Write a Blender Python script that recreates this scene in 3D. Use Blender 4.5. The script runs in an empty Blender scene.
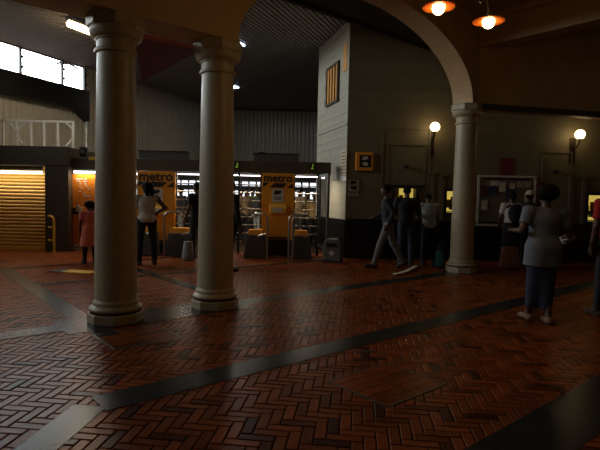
import bpy, math, random
import numpy as np
from mathutils import Matrix, Vector
random.seed(7)
SC = bpy.context.scene
COL = SC.collection
R = math.radians

# ------------------------------------------------------------------ camera
EYE = Vector((0, 0, 1.47))
FPX = 500.0
CAM_M = Matrix.Rotation(math.pi/2 - math.atan(27/FPX), 3, 'X') @ Matrix.Rotation(R(1.2), 3, 'Z')
cd = bpy.data.cameras.new('camera'); cd.sensor_width = 36; cd.lens = 36*FPX/600; cd.clip_start = .05
cam = bpy.data.objects.new('camera', cd); COL.objects.link(cam)
cam.matrix_world = Matrix.Translation(EYE) @ CAM_M.to_4x4()
SC.camera = cam
# ------------------------------------------------------------------ world, exposure
W = bpy.data.worlds.new('world'); SC.world = W; W.use_nodes = True
# overcast sky above the horizon, dull ground below it
_n = W.node_tree.nodes; _l = W.node_tree.links; _bg = _n['Background']
_tc = _n.new('ShaderNodeTexCoord'); _sx = _n.new('ShaderNodeSeparateXYZ'); _cr = _n.new('ShaderNodeValToRGB')
_l.new(_tc.outputs['Generated'], _sx.inputs[0]); _l.new(_sx.outputs['Z'], _cr.inputs[0]); _l.new(_cr.outputs[0], _bg.inputs[0])
_cr.color_ramp.elements[0].position = .0; _cr.color_ramp.elements[0].color = (.05, .05, .045, 1)
_cr.color_ramp.elements[1].position = .03; _cr.color_ramp.elements[1].color = (.93, .97, 1, 1)
K_WORLD = 17.0
_bg.inputs[1].default_value = K_WORLD
SC.view_settings.view_transform = 'Standard'; SC.view_settings.look = 'None'
SC.view_settings.gamma = 1; SC.view_settings.use_curve_mapping = False
SC.view_settings.exposure = 0.0
# light strengths
K_CHAND, K_GLOBE, K_TUBE, K_GATE, K_SKY, K_BOOTH = 2.4, .5, 14.0, 26.0, 4.5, .45
K_STRIP, K_SQUARE = 72.0, 14.0

# ------------------------------------------------------------------ measuring helpers (real positions on real planes)
def ray(x, y): return CAM_M @ Vector(((x-300)/FPX, -(y-225)/FPX, -1))
def atZ(x, y, z=0.0):
    d = ray(x, y); return EYE + d*((z-EYE.z)/d.z)
def atY(x, y, Y):
    d = ray(x, y); return EYE + d*(Y/d.y)
def onP(x, y, o, n):
    d = ray(x, y); return EYE + d*((o-EYE).dot(n)/d.dot(n))
V = Vector

# ------------------------------------------------------------------ materials
def mat(name, col, rough=.6, metal=0, var=.15, scale=8, bump=0, emit=None, spec=.5, island=False, objrand=False, dark=0, streak=None, trans=0):
    m = bpy.data.materials.new(name); m.use_nodes = True
    nt = m.node_tree; b = nt.nodes['Principled BSDF']
    b.inputs['Roughness'].default_value = rough; b.inputs['Metallic'].default_value = metal
    b.inputs['Specular IOR Level'].default_value = spec
    if name.startswith('clay'): b.inputs['Specular Tint'].default_value = (1, .58, .4, 1)
    tc = nt.nodes.new('ShaderNodeTexCoord')
    nz = nt.nodes.new('ShaderNodeTexNoise'); nz.inputs['Scale'].default_value = scale; nz.inputs['Detail'].default_value = 4
    src = tc.outputs['Object']
    if streak:
        mp = nt.nodes.new('ShaderNodeMapping'); mp.inputs['Scale'].default_value = streak
        nt.links.new(src, mp.inputs[0]); src = mp.outputs[0]
    nt.links.new(src, nz.inputs['Vector'])
    mr = nt.nodes.new('ShaderNodeMapRange'); mr.inputs[1].default_value = .25; mr.inputs[2].default_value = .75
    mr.inputs[3].default_value = 1-var; mr.inputs[4].default_value = 1+var
    nt.links.new(nz.outputs['Fac'], mr.inputs[0])
    fac = mr.outputs[0]
    if island or objrand:
        if island:
            g = nt.nodes.new('ShaderNodeNewGeometry'); rnd = g.outputs['Random Per Island']
        else:
            g = nt.nodes.new('ShaderNodeObjectInfo'); rnd = g.outputs['Random']
        cr = nt.nodes.new('ShaderNodeValToRGB'); cr.color_ramp.interpolation = 'LINEAR'
        e = cr.color_ramp.elements
        e[0].position = 0; e[0].color = (.22, .22, .22, 1); e[1].position = 1; e[1].color = (1.35, 1.35, 1.35, 1)
        a = e.new(.07); a.color = (.4, .4, .4, 1); a = e.new(.13); a.color = (.72, .72, .72, 1)
        nt.links.new(rnd, cr.inputs[0])
        mm = nt.nodes.new('ShaderNodeMath'); mm.operation = 'MULTIPLY'
        nt.links.new(cr.outputs[0], mm.inputs[0]); nt.links.new(fac, mm.inputs[1]); fac = mm.outputs[0]
    vm = nt.nodes.new('ShaderNodeVectorMath'); vm.operation = 'SCALE'; vm.inputs[0].default_value = col[:3]
    nt.links.new(fac, vm.inputs['Scale']); nt.links.new(vm.outputs[0], b.inputs['Base Color'])
    if bump:
        bp = nt.nodes.new('ShaderNodeBump'); bp.inputs['Strength'].default_value = bump; bp.inputs['Distance'].default_value = .01
        nt.links.new(nz.outputs['Fac'], bp.inputs['Height']); nt.links.new(bp.outputs[0], b.inputs['Normal'])
    if emit:
        b.inputs['Emission Color'].default_value = (*emit[0], 1); b.inputs['Emission Strength'].default_value = emit[1]
    if trans: b.inputs['Transmission Weight'].default_value = trans
    return m
M = {}
M['brick_s'] = mat('clay_paver', (.20, .048, .010), .30, var=.3, scale=9, island=True, bump=.15, spec=.10)
M['brick_p'] = mat('clay_paver_single', (.20, .048, .010), .30, var=.3, scale=9, objrand=True, bump=.15, spec=.10)
M['mortar'] = mat('paving_joint', (.034, .016, .009), .9, spec=.1)
M['slate'] = mat('slate_border', (.024, .026, .024), .26, var=.35, scale=5, spec=.17)
M['steel_edge'] = mat('steel_edging', (.16, .14, .11), .4, .8)
M['plaster'] = mat('painted_plaster', (.58, .39, .20), .6, var=.1, scale=3, bump=.05)
M['ceil_in'] = mat('ceiling_plaster', (.50, .33, .17), .7, var=.12, scale=2)
M['stone'] = mat('column_stone', (.46, .385, .25), .42, var=.12, scale=14, bump=.06)
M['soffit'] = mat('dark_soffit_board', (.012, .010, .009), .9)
M['clad'] = mat('corrugated_cladding', (.46, .445, .39), .55, var=.1, scale=2)
M['slat'] = mat('ceiling_slat', (.30, .28, .27), .6, var=.1)
M['slatback'] = mat('ceiling_void', (.02, .02, .02), .9)
M['black'] = mat('black_paint', (.012, .011, .010), .45)
M['blackg'] = mat('black_gloss', (.010, .009, .008), .3)
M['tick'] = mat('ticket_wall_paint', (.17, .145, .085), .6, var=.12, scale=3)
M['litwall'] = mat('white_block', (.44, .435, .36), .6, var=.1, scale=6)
M['dado'] = mat('black_tile_dado', (.010, .009, .009), .25)
M['brown'] = mat('brown_fascia', (.075, .055, .030), .6, var=.2)
M['orange'] = mat('orange_panel', (.88, .34, .015), .45, var=.06)
M['orange_d'] = mat('orange_board', (.80, .24, .02), .4, var=.06)
M['yellow'] = mat('yellow_paint', (.70, .42, .03), .4)
M['yellowbox'] = mat('yellow_validator', (.80, .45, .06), .4)
M['paper'] = mat('paper', (.62, .58, .48), .7, var=.08)
M['print'] = mat('black_print', (.015, .012, .01), .6)
M['gold'] = mat('gold_shutter_slat', (.70, .42, .10), .35, .25, var=.2, streak=(1, 1, 14))
M['steel'] = mat('brushed_steel', (.5, .48, .45), .3, 1, var=.1)
M['grey'] = mat('grey_cabinet', (.085, .085, .075), .45, var=.12)
M['bin'] = mat('grey_bin', (.13, .13, .12), .4, var=.15)
M['red'] = mat('dark_red_fabric', (.16, .012, .012), .7, var=.2)
M['truss'] = mat('white_tube', (.80, .82, .84), .5)
def clear_glass():
    m = bpy.data.materials.new('clear_pane'); m.use_nodes = True; nt = m.node_tree
    nt.nodes.remove(nt.nodes['Principled BSDF']); out = nt.nodes['Material Output']
    tr = nt.nodes.new('ShaderNodeBsdfTransparent'); gl = nt.nodes.new('ShaderNodeBsdfGlossy'); gl.inputs['Roughness'].default_value = .05
    mx = nt.nodes.new('ShaderNodeMixShader'); mx.inputs[0].default_value = .06; tr.inputs[0].default_value = (.95, .97, .97, 1)
    nt.links.new(tr.outputs[0], mx.inputs[1]); nt.links.new(gl.outputs[0], mx.inputs[2]); nt.links.new(mx.outputs[0], out.inputs[0]); return m
M['pane'] = clear_glass()
M['lampwarm'] = mat('lit_warm_tube', (1, .8, .5), .4, emit=((1, .72, .36), K_TUBE))
M['lampwhite'] = mat('lit_white_tube', (1, 1, 1), .4, emit=((.95, .97, 1), 6))
M['lampsky'] = mat('lit_blue_panel', (.8, .9, 1), .4, emit=((.62, .78, 1), K_SKY))
M['bulb'] = mat('lit_bulb', (1, .8, .5), .4, emit=((1, .66, .28), 14))
M['globe'] = mat('lit_globe', (1, .8, .5), .4, emit=((1, .70, .34), 8))
M['shade'] = mat('amber_glass_shade', (.80, .22, .03), .25, trans=.45)
M['iron'] = mat('dark_iron', (.03, .02, .015), .5, .6)
M['booth'] = mat('lit_booth_wall', (.9, .8, .3), .6, emit=((1, .78, .16), K_BOOTH))
M['farpane'] = mat('lit_far_pane', (.9, .95, 1), .4, emit=((.82, .90, 1), 1.6))
M['greenlamp'] = mat('green_pictogram', (.3, .7, .1), .4, emit=((.35, .6, .05), .35))
M['orangelit'] = mat('louvre_orange', (.75, .36, .08), .5)
M['glassdark'] = mat('dark_glass', (.01, .01, .012), .15)
M['skin'] = mat('brown_skin', (.10, .045, .025), .5, var=.08)
M['hair'] = mat('black_hair', (.006, .005, .005), .8, var=.4, scale=60, bump=.5, spec=.15)
def cloth(name, c, **k): 
    M[name] = mat(name, c, .85, var=k.pop('var', .15), scale=k.pop('scale', 12), bump=.1, **k); return M[name]
cloth('greyblue', (.14, .17, .21)); cloth('navy', (.025, .035, .065)); cloth('denim', (.03, .04, .065))
cloth('white_c', (.55, .50, .45)); cloth('black_c', (.012, .012, .014)); cloth('dark_c', (.025, .025, .03))
cloth('paleblue', (.26, .30, .33)); cloth('greypants', (.15, .15, .155)); cloth('coral', (.70, .17, .12), var=.35, scale=25)
cloth('redtop', (.40, .012, .012)); cloth('cream', (.55, .50, .38)); cloth('teal', (.02, .12, .12)); cloth('pinkcheck', (.34, .20, .18), var=.6, scale=40)
cloth('tan', (.32, .20, .07)); cloth('hivis', (.45, .55, .02)); cloth('leather', (.05, .03, .02)); cloth('khaki', (.28, .2, .11))
cloth('sandal', (.25, .15, .09))

# ------------------------------------------------------------------ mesh builder
class MB:
    def __init__(s): s.v = []; s.f = []
    def quad(s, *p):
        i = len(s.v); s.v += [tuple(q) for q in p]; s.f.append(tuple(range(i, i+len(p)))); return s
    def box(s, c, sz, rot=None):
        i = len(s.v)
        for dx in (-.5, .5):
            for dy in (-.5, .5):
                for dz in (-.5, .5):
                    q = V((dx*sz[0], dy*sz[1], dz*sz[2]))
                    if rot is not None: q = rot @ q
                    s.v.append(tuple(V(c)+q))
        for f in ((0,1,3,2),(4,6,7,5),(0,4,5,1),(2,3,7,6),(0,2,6,4),(1,5,7,3)): s.f.append(tuple(i+k for k in f))
        return s
    def prism(s, pts, off):
        """polygon (list of 3D points) extruded by vector off"""
        n = len(pts); i = len(s.v); off = V(off)
        s.v += [tuple(V(p)) for p in pts] + [tuple(V(p)+off) for p in pts]
        s.f.append(tuple(i+k for k in range(n))[::-1]); s.f.append(tuple(i+n+k for k in range(n)))
        for k in range(n):
            l = (k+1) % n; s.f.append((i+k, i+l, i+n+l, i+n+k))
        return s
    def beam(s, a, b, w, h):
        a, b = V(a), V(b); d = (b-a); L = d.length; x = d/L
        up = V((0,0,1)) if abs(x.z) < .95 else V((0,1,0))
        y = up.cross(x).normalized(); z = x.cross(y)
        rot = Matrix((x, y, z)).transposed()
        return s.box((a+b)/2, (L, w, h), rot)
    def tube(s, pts, r, seg=8, closed=False):
        pts = [V(p) for p in pts]; n = len(pts); i0 = len(s.v)
        rr = r if isinstance(r, (list, tuple)) else [r]*n
        pu = None
        for k, p in enumerate(pts):
            d = (pts[min(k+1, n-1)] - pts[max(k-1, 0)]).normalized()
            up = pu if pu is not None else (V((0,0,1)) if abs(d.z) < .9 else V((1,0,0)))
            a = d.cross(up)
            if a.length < 1e-4: a = d.cross(V((0,1,0)))
            a.normalize(); b = a.cross(d).normalized(); pu = b
            for j in range(seg):
                t = 2*math.pi*j/seg
                s.v.append(tuple(p + (a*math.cos(t)+b*math.sin(t))*rr[k]))
        for k in range(n-1):
            for j in range(seg):
                l = (j+1) % seg
                s.f.append((i0+k*seg+j, i0+k*seg+l, i0+(k+1)*seg+l, i0+(k+1)*seg+j))
        s.f.append(tuple(i0+j for j in range(seg))[::-1]); s.f.append(tuple(i0+(n-1)*seg+j for j in range(seg)))
        return s
    def lathe(s, prof, seg=32, c=(0,0,0), ph=0):
        i0 = len(s.v); n = len(prof)
        for (r, z) in prof:
            for j in range(seg):
                t = 2*math.pi*(j/seg)+ph
                s.v.append((c[0]+max(r, 1e-4)*math.cos(t), c[1]+max(r, 1e-4)*math.sin(t), c[2]+z))
        for k in range(n-1):
            for j in range(seg):
                l = (j+1) % seg
                s.f.append((i0+k*seg+j, i0+k*seg+l, i0+(k+1)*seg+l, i0+(k+1)*seg+j))
        s.f.append(tuple(i0+j for j in range(seg))[::-1]); s.f.append(tuple(i0+(n-1)*seg+j for j in range(seg)))
        return s
    def ball(s, c, r, seg=16, rings=10):
        r3 = r if isinstance(r, (tuple, list)) else (r, r, r)
        i0 = len(s.v)
        for k in range(rings+1):
            a = math.pi*k/rings
            for j in range(seg):
                t = 2*math.pi*j/seg
                s.v.append((c[0]+r3[0]*math.sin(a)*math.cos(t), c[1]+r3[1]*math.sin(a)*math.sin(t), c[2]-r3[2]*math.cos(a)))
        for k in range(rings):
            for j in range(seg):
                l = (j+1) % seg
                s.f.append((i0+k*seg+j, i0+k*seg+l, i0+(k+1)*seg+l, i0+(k+1)*seg+j))
        return s
    def mesh(s, name, m, smooth=False):
        me = bpy.data.meshes.new(name); me.from_pydata(s.v, [], s.f)
        if m is not None: me.materials.append(m)
        if smooth:
            me.polygons.foreach_set('use_smooth', [True]*len(me.polygons))
            try: me.set_sharp_from_angle(angle=R(40))
            except Exception: pass
        me.update(); return me
    def build(s, name, m, parent=None, smooth=False, bevel=0, loc=None):
        o = bpy.data.objects.new(name, s.mesh(name, m, smooth)); COL.objects.link(o)
        if parent is not None: o.parent = parent
        if loc is not None: o.location = loc
        if bevel:
            bv = o.modifiers.new('edge', 'BEVEL'); bv.width = bevel; bv.segments = 2; bv.limit_method = 'ANGLE'
        return o
def tag(o, label=None, cat=None, group=None, kind=None):
    if label: o['label'] = label
    if cat: o['category'] = cat
    if group: o['group'] = group
    if kind: o['kind'] = kind
    return o
def thing(name, label, cat, loc=(0,0,0), rz=0, group=None):
    o = bpy.data.objects.new(name, None); COL.objects.link(o)
    o.location = loc; o.rotation_euler = (0, 0, rz); o.empty_display_size = .2
    return tag(o, label, cat, group)
def struct(o): o['kind'] = 'structure'; return o
def point(name, loc, col, watt, r=.05, parent=None):
    l = bpy.data.lights.new(name, 'POINT'); l.color = col; l.energy = watt; l.shadow_soft_size = r
    o = bpy.data.objects.new(name, l); COL.objects.link(o); o.location = loc
    if parent is not None: o.parent = parent
    return o
def area(name, loc, rot, sx, sy, col, watt, parent=None):
    l = bpy.data.lights.new(name, 'AREA'); l.shape = 'RECTANGLE'; l.size = sx; l.size_y = sy; l.color = col; l.energy = watt
    o = bpy.data.objects.new(name, l); COL.objects.link(o); o.location = loc; o.rotation_euler = rot
    if parent is not None: o.parent = parent
    return o

# ------------------------------------------------------------------ plan
C1 = atZ(116, 320); C3 = atZ(461, 271.5)
U = (C3-C1).normalized(); N = V((U.y, -U.x, 0))          # along the arcade; towards the camera side
S2, S3 = 1.325, (C3-C1).length
def arc(s, off=0, z=0): return C1 + U*s + N*off + V((0, 0, z))
C2 = arc(S2)
UROT = math.atan2(U.y, U.x)
H_CAP, H_CEIL, H_HALL = 3.45, 5.17, 5.85
WING = V((.974, .225, 0)).normalized()
LW = V((.385, .923, 0)).normalized()                    # left hall wall direction
LW0 = atZ(0, 40, H_HALL); LW0.z = 0
LWN = V((LW.y, -LW.x, 0))
Y_FAR = 25.2; Y_TICK = 12.45; Y_GATE = 12.8; Y_SHUT = 12.5
TC = V((atY(346, 200, Y_TICK).x, Y_TICK, 0))             # corner of the ticket building
TD = V((-.267, .964, 0)).normalized()

# ------------------------------------------------------------------ floor
fl = MB(); fl.box((-4, 9, -.106), (34, 42, .2))
floor = struct(fl.build('floor', M['mortar']))
PW, PL_ = .0765, 3
a_d = R(90-6.5)                                          # brick long axis of the first kind
e1 = V((math.cos(a_d), math.sin(a_d), 0)); e2 = V((e1.y, -e1.x, 0))
bricks = []
for i in range(-30, 190):
    for j in range(-150, 150):
        k = (i-j) % 6
        if k == 0: c = (i+1.5, j+.5); ax = 0
        elif k == 5: c = (i+.5, j+1.5-0); ax = 1
        else: continue
        if k == 5: c = (i+.5, j-2+1.5+2)
        p = e1*(c[0]*PW) + e2*(c[1]*PW)
        if p.y < 2.3 or p.y > 13.2: continue
        if abs(p.x) > .66*p.y+.4: continue
        if (p - TC).y > 0 and p.x > TC.x: continue
        bricks.append((p, ax))
bricks.sort(key=lambda b: (b[0]-EYE).length)
def brick_verts(g=.0044, L=PL_*PW, Wd=PW, ch=.005, dp=.011):
    hx, hy = L/2-g, Wd/2-g
    lo = [(-hx,-hy,-dp),(hx,-hy,-dp),(hx,hy,-dp),(-hx,hy,-dp)]
    mi = [(x, y, -.0035) for x, y, _ in lo]
    hx -= ch; hy -= ch
    hi = [(-hx,-hy,0),(hx,-hy,0),(hx,hy,0),(-hx,hy,0)]
    v = lo+mi+hi; f = [(8,9,10,11)]
    for r0 in (0, 4):
        for k in range(4):
            l = (k+1) % 4; f.append((r0+k, r0+l, r0+4+l, r0+4+k))
    return v, f
BV, BF = brick_verts()
bm_ = MB(); bm_.v = BV; bm_.f = BF
brick_me = bm_.mesh('brick', M['brick_p'])
rest = MB()
ang1 = math.atan2(e1.y, e1.x)
nb = 0
def in_view(p):
    q = CAM_M.transposed() @ (p-EYE)
    if q.z > -.1: return False
    x = 300-FPX*q.x/q.z; y = 225+FPX*q.y/q.z
    return -4 < x < 604 and y < 456
for (p, ax) in bricks:
    tz = random.uniform(-.0016, .0012); tr = R(random.uniform(-.5, .5)); ti = random.uniform(-.006, .006); tj = random.uniform(-.012, .012)
    ang = ang1 + (0 if ax == 0 else -math.pi/2) + tr
    if nb < 300 and in_view(p):
        o = bpy.data.objects.new('brick', brick_me); COL.objects.link(o); o.parent = floor
        o.location = (p.x, p.y, tz); o.rotation_euler = (tj, ti, ang); nb += 1
    else:
        c, s = math.cos(ang), math.sin(ang); i0 = len(rest.v)
        for (x, y, z) in BV: rest.v.append((p.x+x*c-y*s, p.y+x*s+y*c, z+tz+ti*x+tj*y))
        rest.f += [tuple(i0+k for k in f) for f in BF]
tag(rest.build('herringbone_brickwork', M['brick_s'], floor), kind='stuff')
def border(a, b, w, piece=.9):
    a, b = V(a), V(b); a.z = b.z = 0
    L = (b-a).length; d = (b-a)/L; n = max(1, round(L/piece))
    for k in range(n):
        p = a + d*(L*k/n+.003); q = a + d*(L*(k+1)/n-.003)
        MB().beam(V((p.x, p.y, -.003)), V((q.x, q.y, -.003)), w, .012+random.uniform(0, .001)).build('slab', M['slate'], floor)
BA = atZ(98, 404)                                        # corner where the near border turns
dB4 = N.dot(BA-C1); sB4 = U.dot(BA-C1)
border(arc(-.62, 0), arc(-4.5, 0), .30)
border(arc(-.62, 0), arc(S2+.42, 0), .66, .7)
border(arc(S2+.42, 0), arc(S3-.35, 0), .30)
border(arc(S3-.35, 0), arc(S3+.35, 0), .66)
border(arc(-.30, -.34), arc(-.30, -5.0), .24)
border(arc(-.30, .33), arc(-.30, .62), .24)
border(arc(sB4, dB4), arc(9.0, dB4), .30)
border(BA - U*.05, BA + V((-.118, -1, 0)).normalized()*1.6, .24)
p5 = atZ(561, 424); border(p5-U*1.6, p5+U*4, .42)
border(arc(-6, -5.1), arc(3.5, -5.1), .16)
border(arc(-.2, -2.93), arc(6.2, -2.93), .16)
border(arc(1.75, -.34), arc(1.75, -5.0), .20)
def hatch(c, la, lb, name):
    c = V(c); q = Matrix.Rotation(UROT, 3, 'Z')
    h = MB()
    for (dx, dy, sx, sy) in ((0, lb/2, la, .02), (0, -lb/2, la, .02), (la/2, 0, .02, lb), (-la/2, 0, .02, lb)):
        h.box(c+q@V((dx, dy, -.001)), (sx, sy, .010), q)
    h.build('hatch_frame', M['steel_edge'], floor)
    nn = int(lb/.1)
    for k in range(nn):
        for e in (-1, 1):
            MB().box(c+q@V((e*la/4*.97, -lb/2+(k+.5)*lb/nn, -.003)), (la/2-.02, lb/nn-.008, .010), q).build('hatch_tile', M['brick_p'], floor)
hc = (atZ(387, 408)+atZ(387, 363))/2; hatch(hc, .72, .62, 'a')
hc = (atZ(98, 335)+atZ(178, 338))/2; hatch(hc, .70, .62, 'b')
for (x, y, w) in ((255, 326, .28), (366, 352, .2)):
    MB().box(atZ(x, y)+V((0, 0, .0005)), (w, .05, .006), Matrix.Rotation(R(15), 3, 'Z')).build('drain_slot', M['black'], floor)

# ------------------------------------------------------------------ arcade: columns and wall
def column(P, label, base_r=.235):
    t = thing('column', label, 'column', P, 0, 'stone columns of the arcade')
    MB().lathe([(.318, 0), (.318, .10), (.305, .115)], 8, ph=R(22.5)+UROT).build('plinth', M['stone'], t, bevel=.008)
    tor = [(.29, .115)] + [(.255+.045*math.sin(math.pi*k/8)+.0, .115+.085*k/8) for k in range(9)] + [(.254, .205), (.260, .22), (.254, .24), (base_r+.004, .262)]
    MB().lathe(tor, 40).build('base', M['stone'], t, smooth=True)
    sh = []
    for k in range(25):
        f = k/24; sh.append((base_r - (base_r-.205)*(f**1.6), .255+f*(3.05-.255)))
    MB().lathe(sh, 48).build('shaft', M['stone'], t, smooth=True)
    cap = [(.208, 3.045), (.232, 3.05), (.238, 3.068), (.232, 3.088), (.212, 3.092), (.212, 3.18), (.226, 3.185), (.23, 3.20)]
    cap += [(.232+.062*math.sin(math.pi/2*k/7), 3.205+.10*(1-math.cos(math.pi/2*k/7))) for k in range(8)]
    cap += [(.288, 3.315)]
    MB().lathe(cap, 40).build('capital', M['stone'], t, smooth=True)
    q = Matrix.Rotation(UROT, 3, 'Z')
    MB().lathe([(.30, 3.312), (.322, 3.335), (.322, H_CAP-.02), (.330, H_CAP-.018), (.330, H_CAP)], 8, ph=R(22.5)+UROT).build('abacus', M['stone'], t, bevel=.006)
    return t
column(C1, 'stone column nearest the camera, standing leftmost, left edge catching the daylight')
column(C2, 'stone column second from the left, beside the metro gates')
column(C3, 'slimmer looking far stone column carrying the right end of the arch')
# arcade wall: lintel either side, flat-topped arch between second and third columns
TH = .23
sa, sb = S2+.16, S3-.18; scn = (sa+sb)/2; rad = (sb-sa)/2; RISE = 1.40
TOP = H_CEIL+.35
low = [(-7.5, H_CAP), (sa, H_CAP)] + [(scn-rad*math.cos(math.pi*k/40), H_CAP+RISE*math.sin(math.pi*k/40)) for k in range(1, 40)] + [(sb, H_CAP), (S3+.27, H_CAP)]
def arcade_wall():
    m = MB()
    for off in (TH, -TH):
        for k in range(len(low)-1):
            (s0, z0), (s1, z1) = low[k], low[k+1]
            m.quad(arc(s0, off, z0), arc(s1, off, z1), arc(s1, off, TOP), arc(s0, off, TOP))
    for k in range(len(low)-1):
        (s0, z0), (s1, z1) = low[k], low[k+1]
        m.quad(arc(s0, TH, z0), arc(s0, -TH, z0), arc(s1, -TH, z1), arc(s1, TH, z1))
    m.quad(arc(S3+.27, TH, H_CAP), arc(S3+.27, -TH, H_CAP), arc(S3+.27, -TH, TOP), arc(S3+.27, TH, TOP))
    m.quad(arc(-7.5, TH, TOP), arc(S3+.27, TH, TOP), arc(S3+.27, -TH, TOP), arc(-7.5, -TH, TOP))
    return m
wa = struct(arcade_wall().build('wall_arcade', M['plaster']))
w1 = MB().beam(arc(-7.5, TH+.02, H_CAP+.05), arc(sa-.02, TH+.02, H_CAP+.05), .05, .10)
struct(w1.build('trim_1', M['plaster'], wa, bevel=.008))
# right wing wall above its lintel
W0 = C3 + WING*.05; WN = V((WING.y, -WING.x, 0))
ww = MB().beam(W0+V((0, 0, (H_CAP-.08+TOP)/2)), W0+WING*8+V((0, 0, (H_CAP-.08+TOP)/2)), .40, TOP-H_CAP+.08)
ww = struct(ww.build('wall_wing', M['plaster']))
struct(MB().beam(W0+WN*.21+V((0, 0, H_CAP-.05)), W0+WING*8+WN*.21+V((0, 0, H_CAP-.05)), .06, .12).build('trim_2', M['brown'], ww))
struct(MB().beam(W0+WN*.2+V((0, 0, H_CEIL-.06)), W0+WING*8+WN*.2+V((0, 0, H_CEIL-.06)), .10, .10).build('trim_3', M['plaster'], ww))
# ceiling on the camera side: follows the arcade and the wing
cpoly = [arc(-7.5, -.1), arc(S3, -.1), W0+WING*8, V((W0.x+WING.x*8, -7, 0)), V((-10, -7, 0)), V((-10, arc(-7.5).y, 0))]
cm = MB().prism([V((p.x, p.y, H_CEIL)) for p in cpoly], (0, 0, .3))
ceil1 = struct(cm.build('ceiling', M['ceil_in']))
bb = C3 + N*.0
struct(MB().beam(bb+V((0, 0, 4.88))+U*.2, bb+N*9+V((0, 0, 4.88))+U*.2, .38, .60).build('trim_4', M['ceil_in'], ceil1, bevel=.02))
struct(MB().beam(bb+V((0, 0, 5.12))-U*.02, bb+N*9+V((0, 0, 5.12))-U*.02, .12, .12).build('trim_5', M['ceil_in'], ceil1, bevel=.02))
# walls behind the camera
struct(MB().box((-3.4, -7, 2.9), (30.5, .3, 6.2)).build('wall_rear', M['plaster']))
struct(MB().box((11.4, 9.2, 2.9), (.3, 33, 6.2)).build('wall_right', M['plaster']))
# dark soffit strip behind the arcade
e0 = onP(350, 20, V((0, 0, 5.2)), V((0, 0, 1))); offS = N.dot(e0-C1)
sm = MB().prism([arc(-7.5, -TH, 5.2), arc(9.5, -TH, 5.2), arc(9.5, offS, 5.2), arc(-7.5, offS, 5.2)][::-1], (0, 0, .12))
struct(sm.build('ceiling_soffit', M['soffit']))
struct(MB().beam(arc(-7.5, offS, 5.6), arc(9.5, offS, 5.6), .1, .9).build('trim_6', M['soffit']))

# ------------------------------------------------------------------ hall shell
def lwx(y): return (LW0+LW*((y-LW0.y)/LW.y)).x-.12
hc_ = MB().prism([V((lwx(-7.2), -7.2, H_HALL+.06)), V((11.6, -7.2, H_HALL+.06)), V((11.6, 26, H_HALL+.06)), V((lwx(26), 26, H_HALL+.06))], (0, 0, .2))
ceil2 = struct(hc_.build('ceiling_hall', M['slatback']))
sl = MB()
for k in range(0, 110):
    o = LW0 + LWN*(k*.13+.05)
    def clipx(y): return o + LW*((y-o.y)/LW.y)
    a = clipx(8.0); b = clipx(Y_FAR)
    sl.beam(a+V((0, 0, H_HALL+.02)), b+V((0, 0, H_HALL+.02)), .085, .05)
tag(sl.build('ceiling_slats', M['slat'], ceil2), kind='stuff')
# corrugated walls
def corrugated(a, b, z0, z1, pitch=.2, dep=.035, flip=1):
    a, b = V(a), V(b); d = (b-a); L = d.length; d /= L; nn = V((d.y, -d.x, 0))*flip
    m = MB(); s = 0; pts = []
    while s < L:
        for (f, h) in ((0, 0), (.35, 0), (.5, 1), (.85, 1)):
            pts.append(a + d*min(L, s+f*pitch) + nn*(h*dep))
        s += pitch
    i = 0
    m.v = [tuple(p+V((0, 0, z0))) for p in pts] + [tuple(p+V((0, 0, z1))) for p in pts]
    n = len(pts)
    for k in range(n-1): m.f.append((k, k+1, n+k+1, n+k))
    return m
lwA = LW0 - LW*24; lwB = LW0 + LW*((Y_FAR-LW0.y)/LW.y)
nL = LWN; oL = LW0
# window band on the left wall
zb = onP(0, 72, oL, nL).z; zt = onP(0, 38, oL, nL).z
zb2 = onP(82, 92, oL, nL).z; ZB = (zb+zb2)/2; ZT = H_HALL-.03
sE = LW.dot(onP(84, 80, oL, nL)-LW0)                       # far end of the glazing
beam0 = onP(0, 94, oL, nL).z
wl = struct(corrugated(lwA, LW0+LW*(sE+.0), 0, ZB-.02).build('wall_left', M['clad']))
struct(corrugated(LW0+LW*sE, lwB, 0, H_HALL+.08).build('wall_left_far', M['clad']))
struct(corrugated(lwB, V((11.5, Y_FAR, 0)), 0, H_HALL+.08).build('wall_far', M['clad']))
struct(MB().beam(lwB+V((0, -.03, H_HALL-.02)), V((3, Y_FAR-.03, H_HALL-.02)), .08, .12).build('trim_7', M['brown']))
win = thing('window_1', None, None, (0, 0, 0)); win['kind'] = 'structure'
mull = [LW.dot(onP(20, 60, oL, nL)-LW0), LW.dot(onP(62, 75, oL, nL)-LW0), sE]
edges = [mull[0]-1.75*k for k in range(9, 0, -1)] + mull
struct(corrugated(lwA, LW0+LW*edges[0], ZB-.02, H_HALL+.08).build('wall_left_near', M['clad']))
MB().beam(LW0+LW*edges[0]-LWN*.05+V((0, 0, H_HALL+.03)), LW0+LW*edges[-1]-LWN*.05+V((0, 0, H_HALL+.03)), .12, .12).build('head_rail', M['black'], win)
MB().beam(LW0+LW*edges[0]-LWN*.05+V((0, 0, ZB-.03)), LW0+LW*edges[-1]-LWN*.05+V((0, 0, ZB-.03)), .12, .08).build('sill', M['black'], win)
pl = area('daylight_portal', LW0+LW*((edges[0]+edges[-1])/2)-LWN*.06+V((0, 0, (ZB+ZT)/2)), (0, 0, 0), edges[-1]-edges[0], ZT-ZB, (1, 1, 1), 1)
pl.rotation_euler = Matrix((LW, V((0, 0, -1)), -LWN)).transposed().to_euler() if Matrix((LW, V((0, 0, -1)), -LWN)).determinant() > 0 else Matrix((LW, V((0, 0, 1)), -LWN)).transposed().to_euler()
pl.data.cycles.is_portal = True
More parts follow.
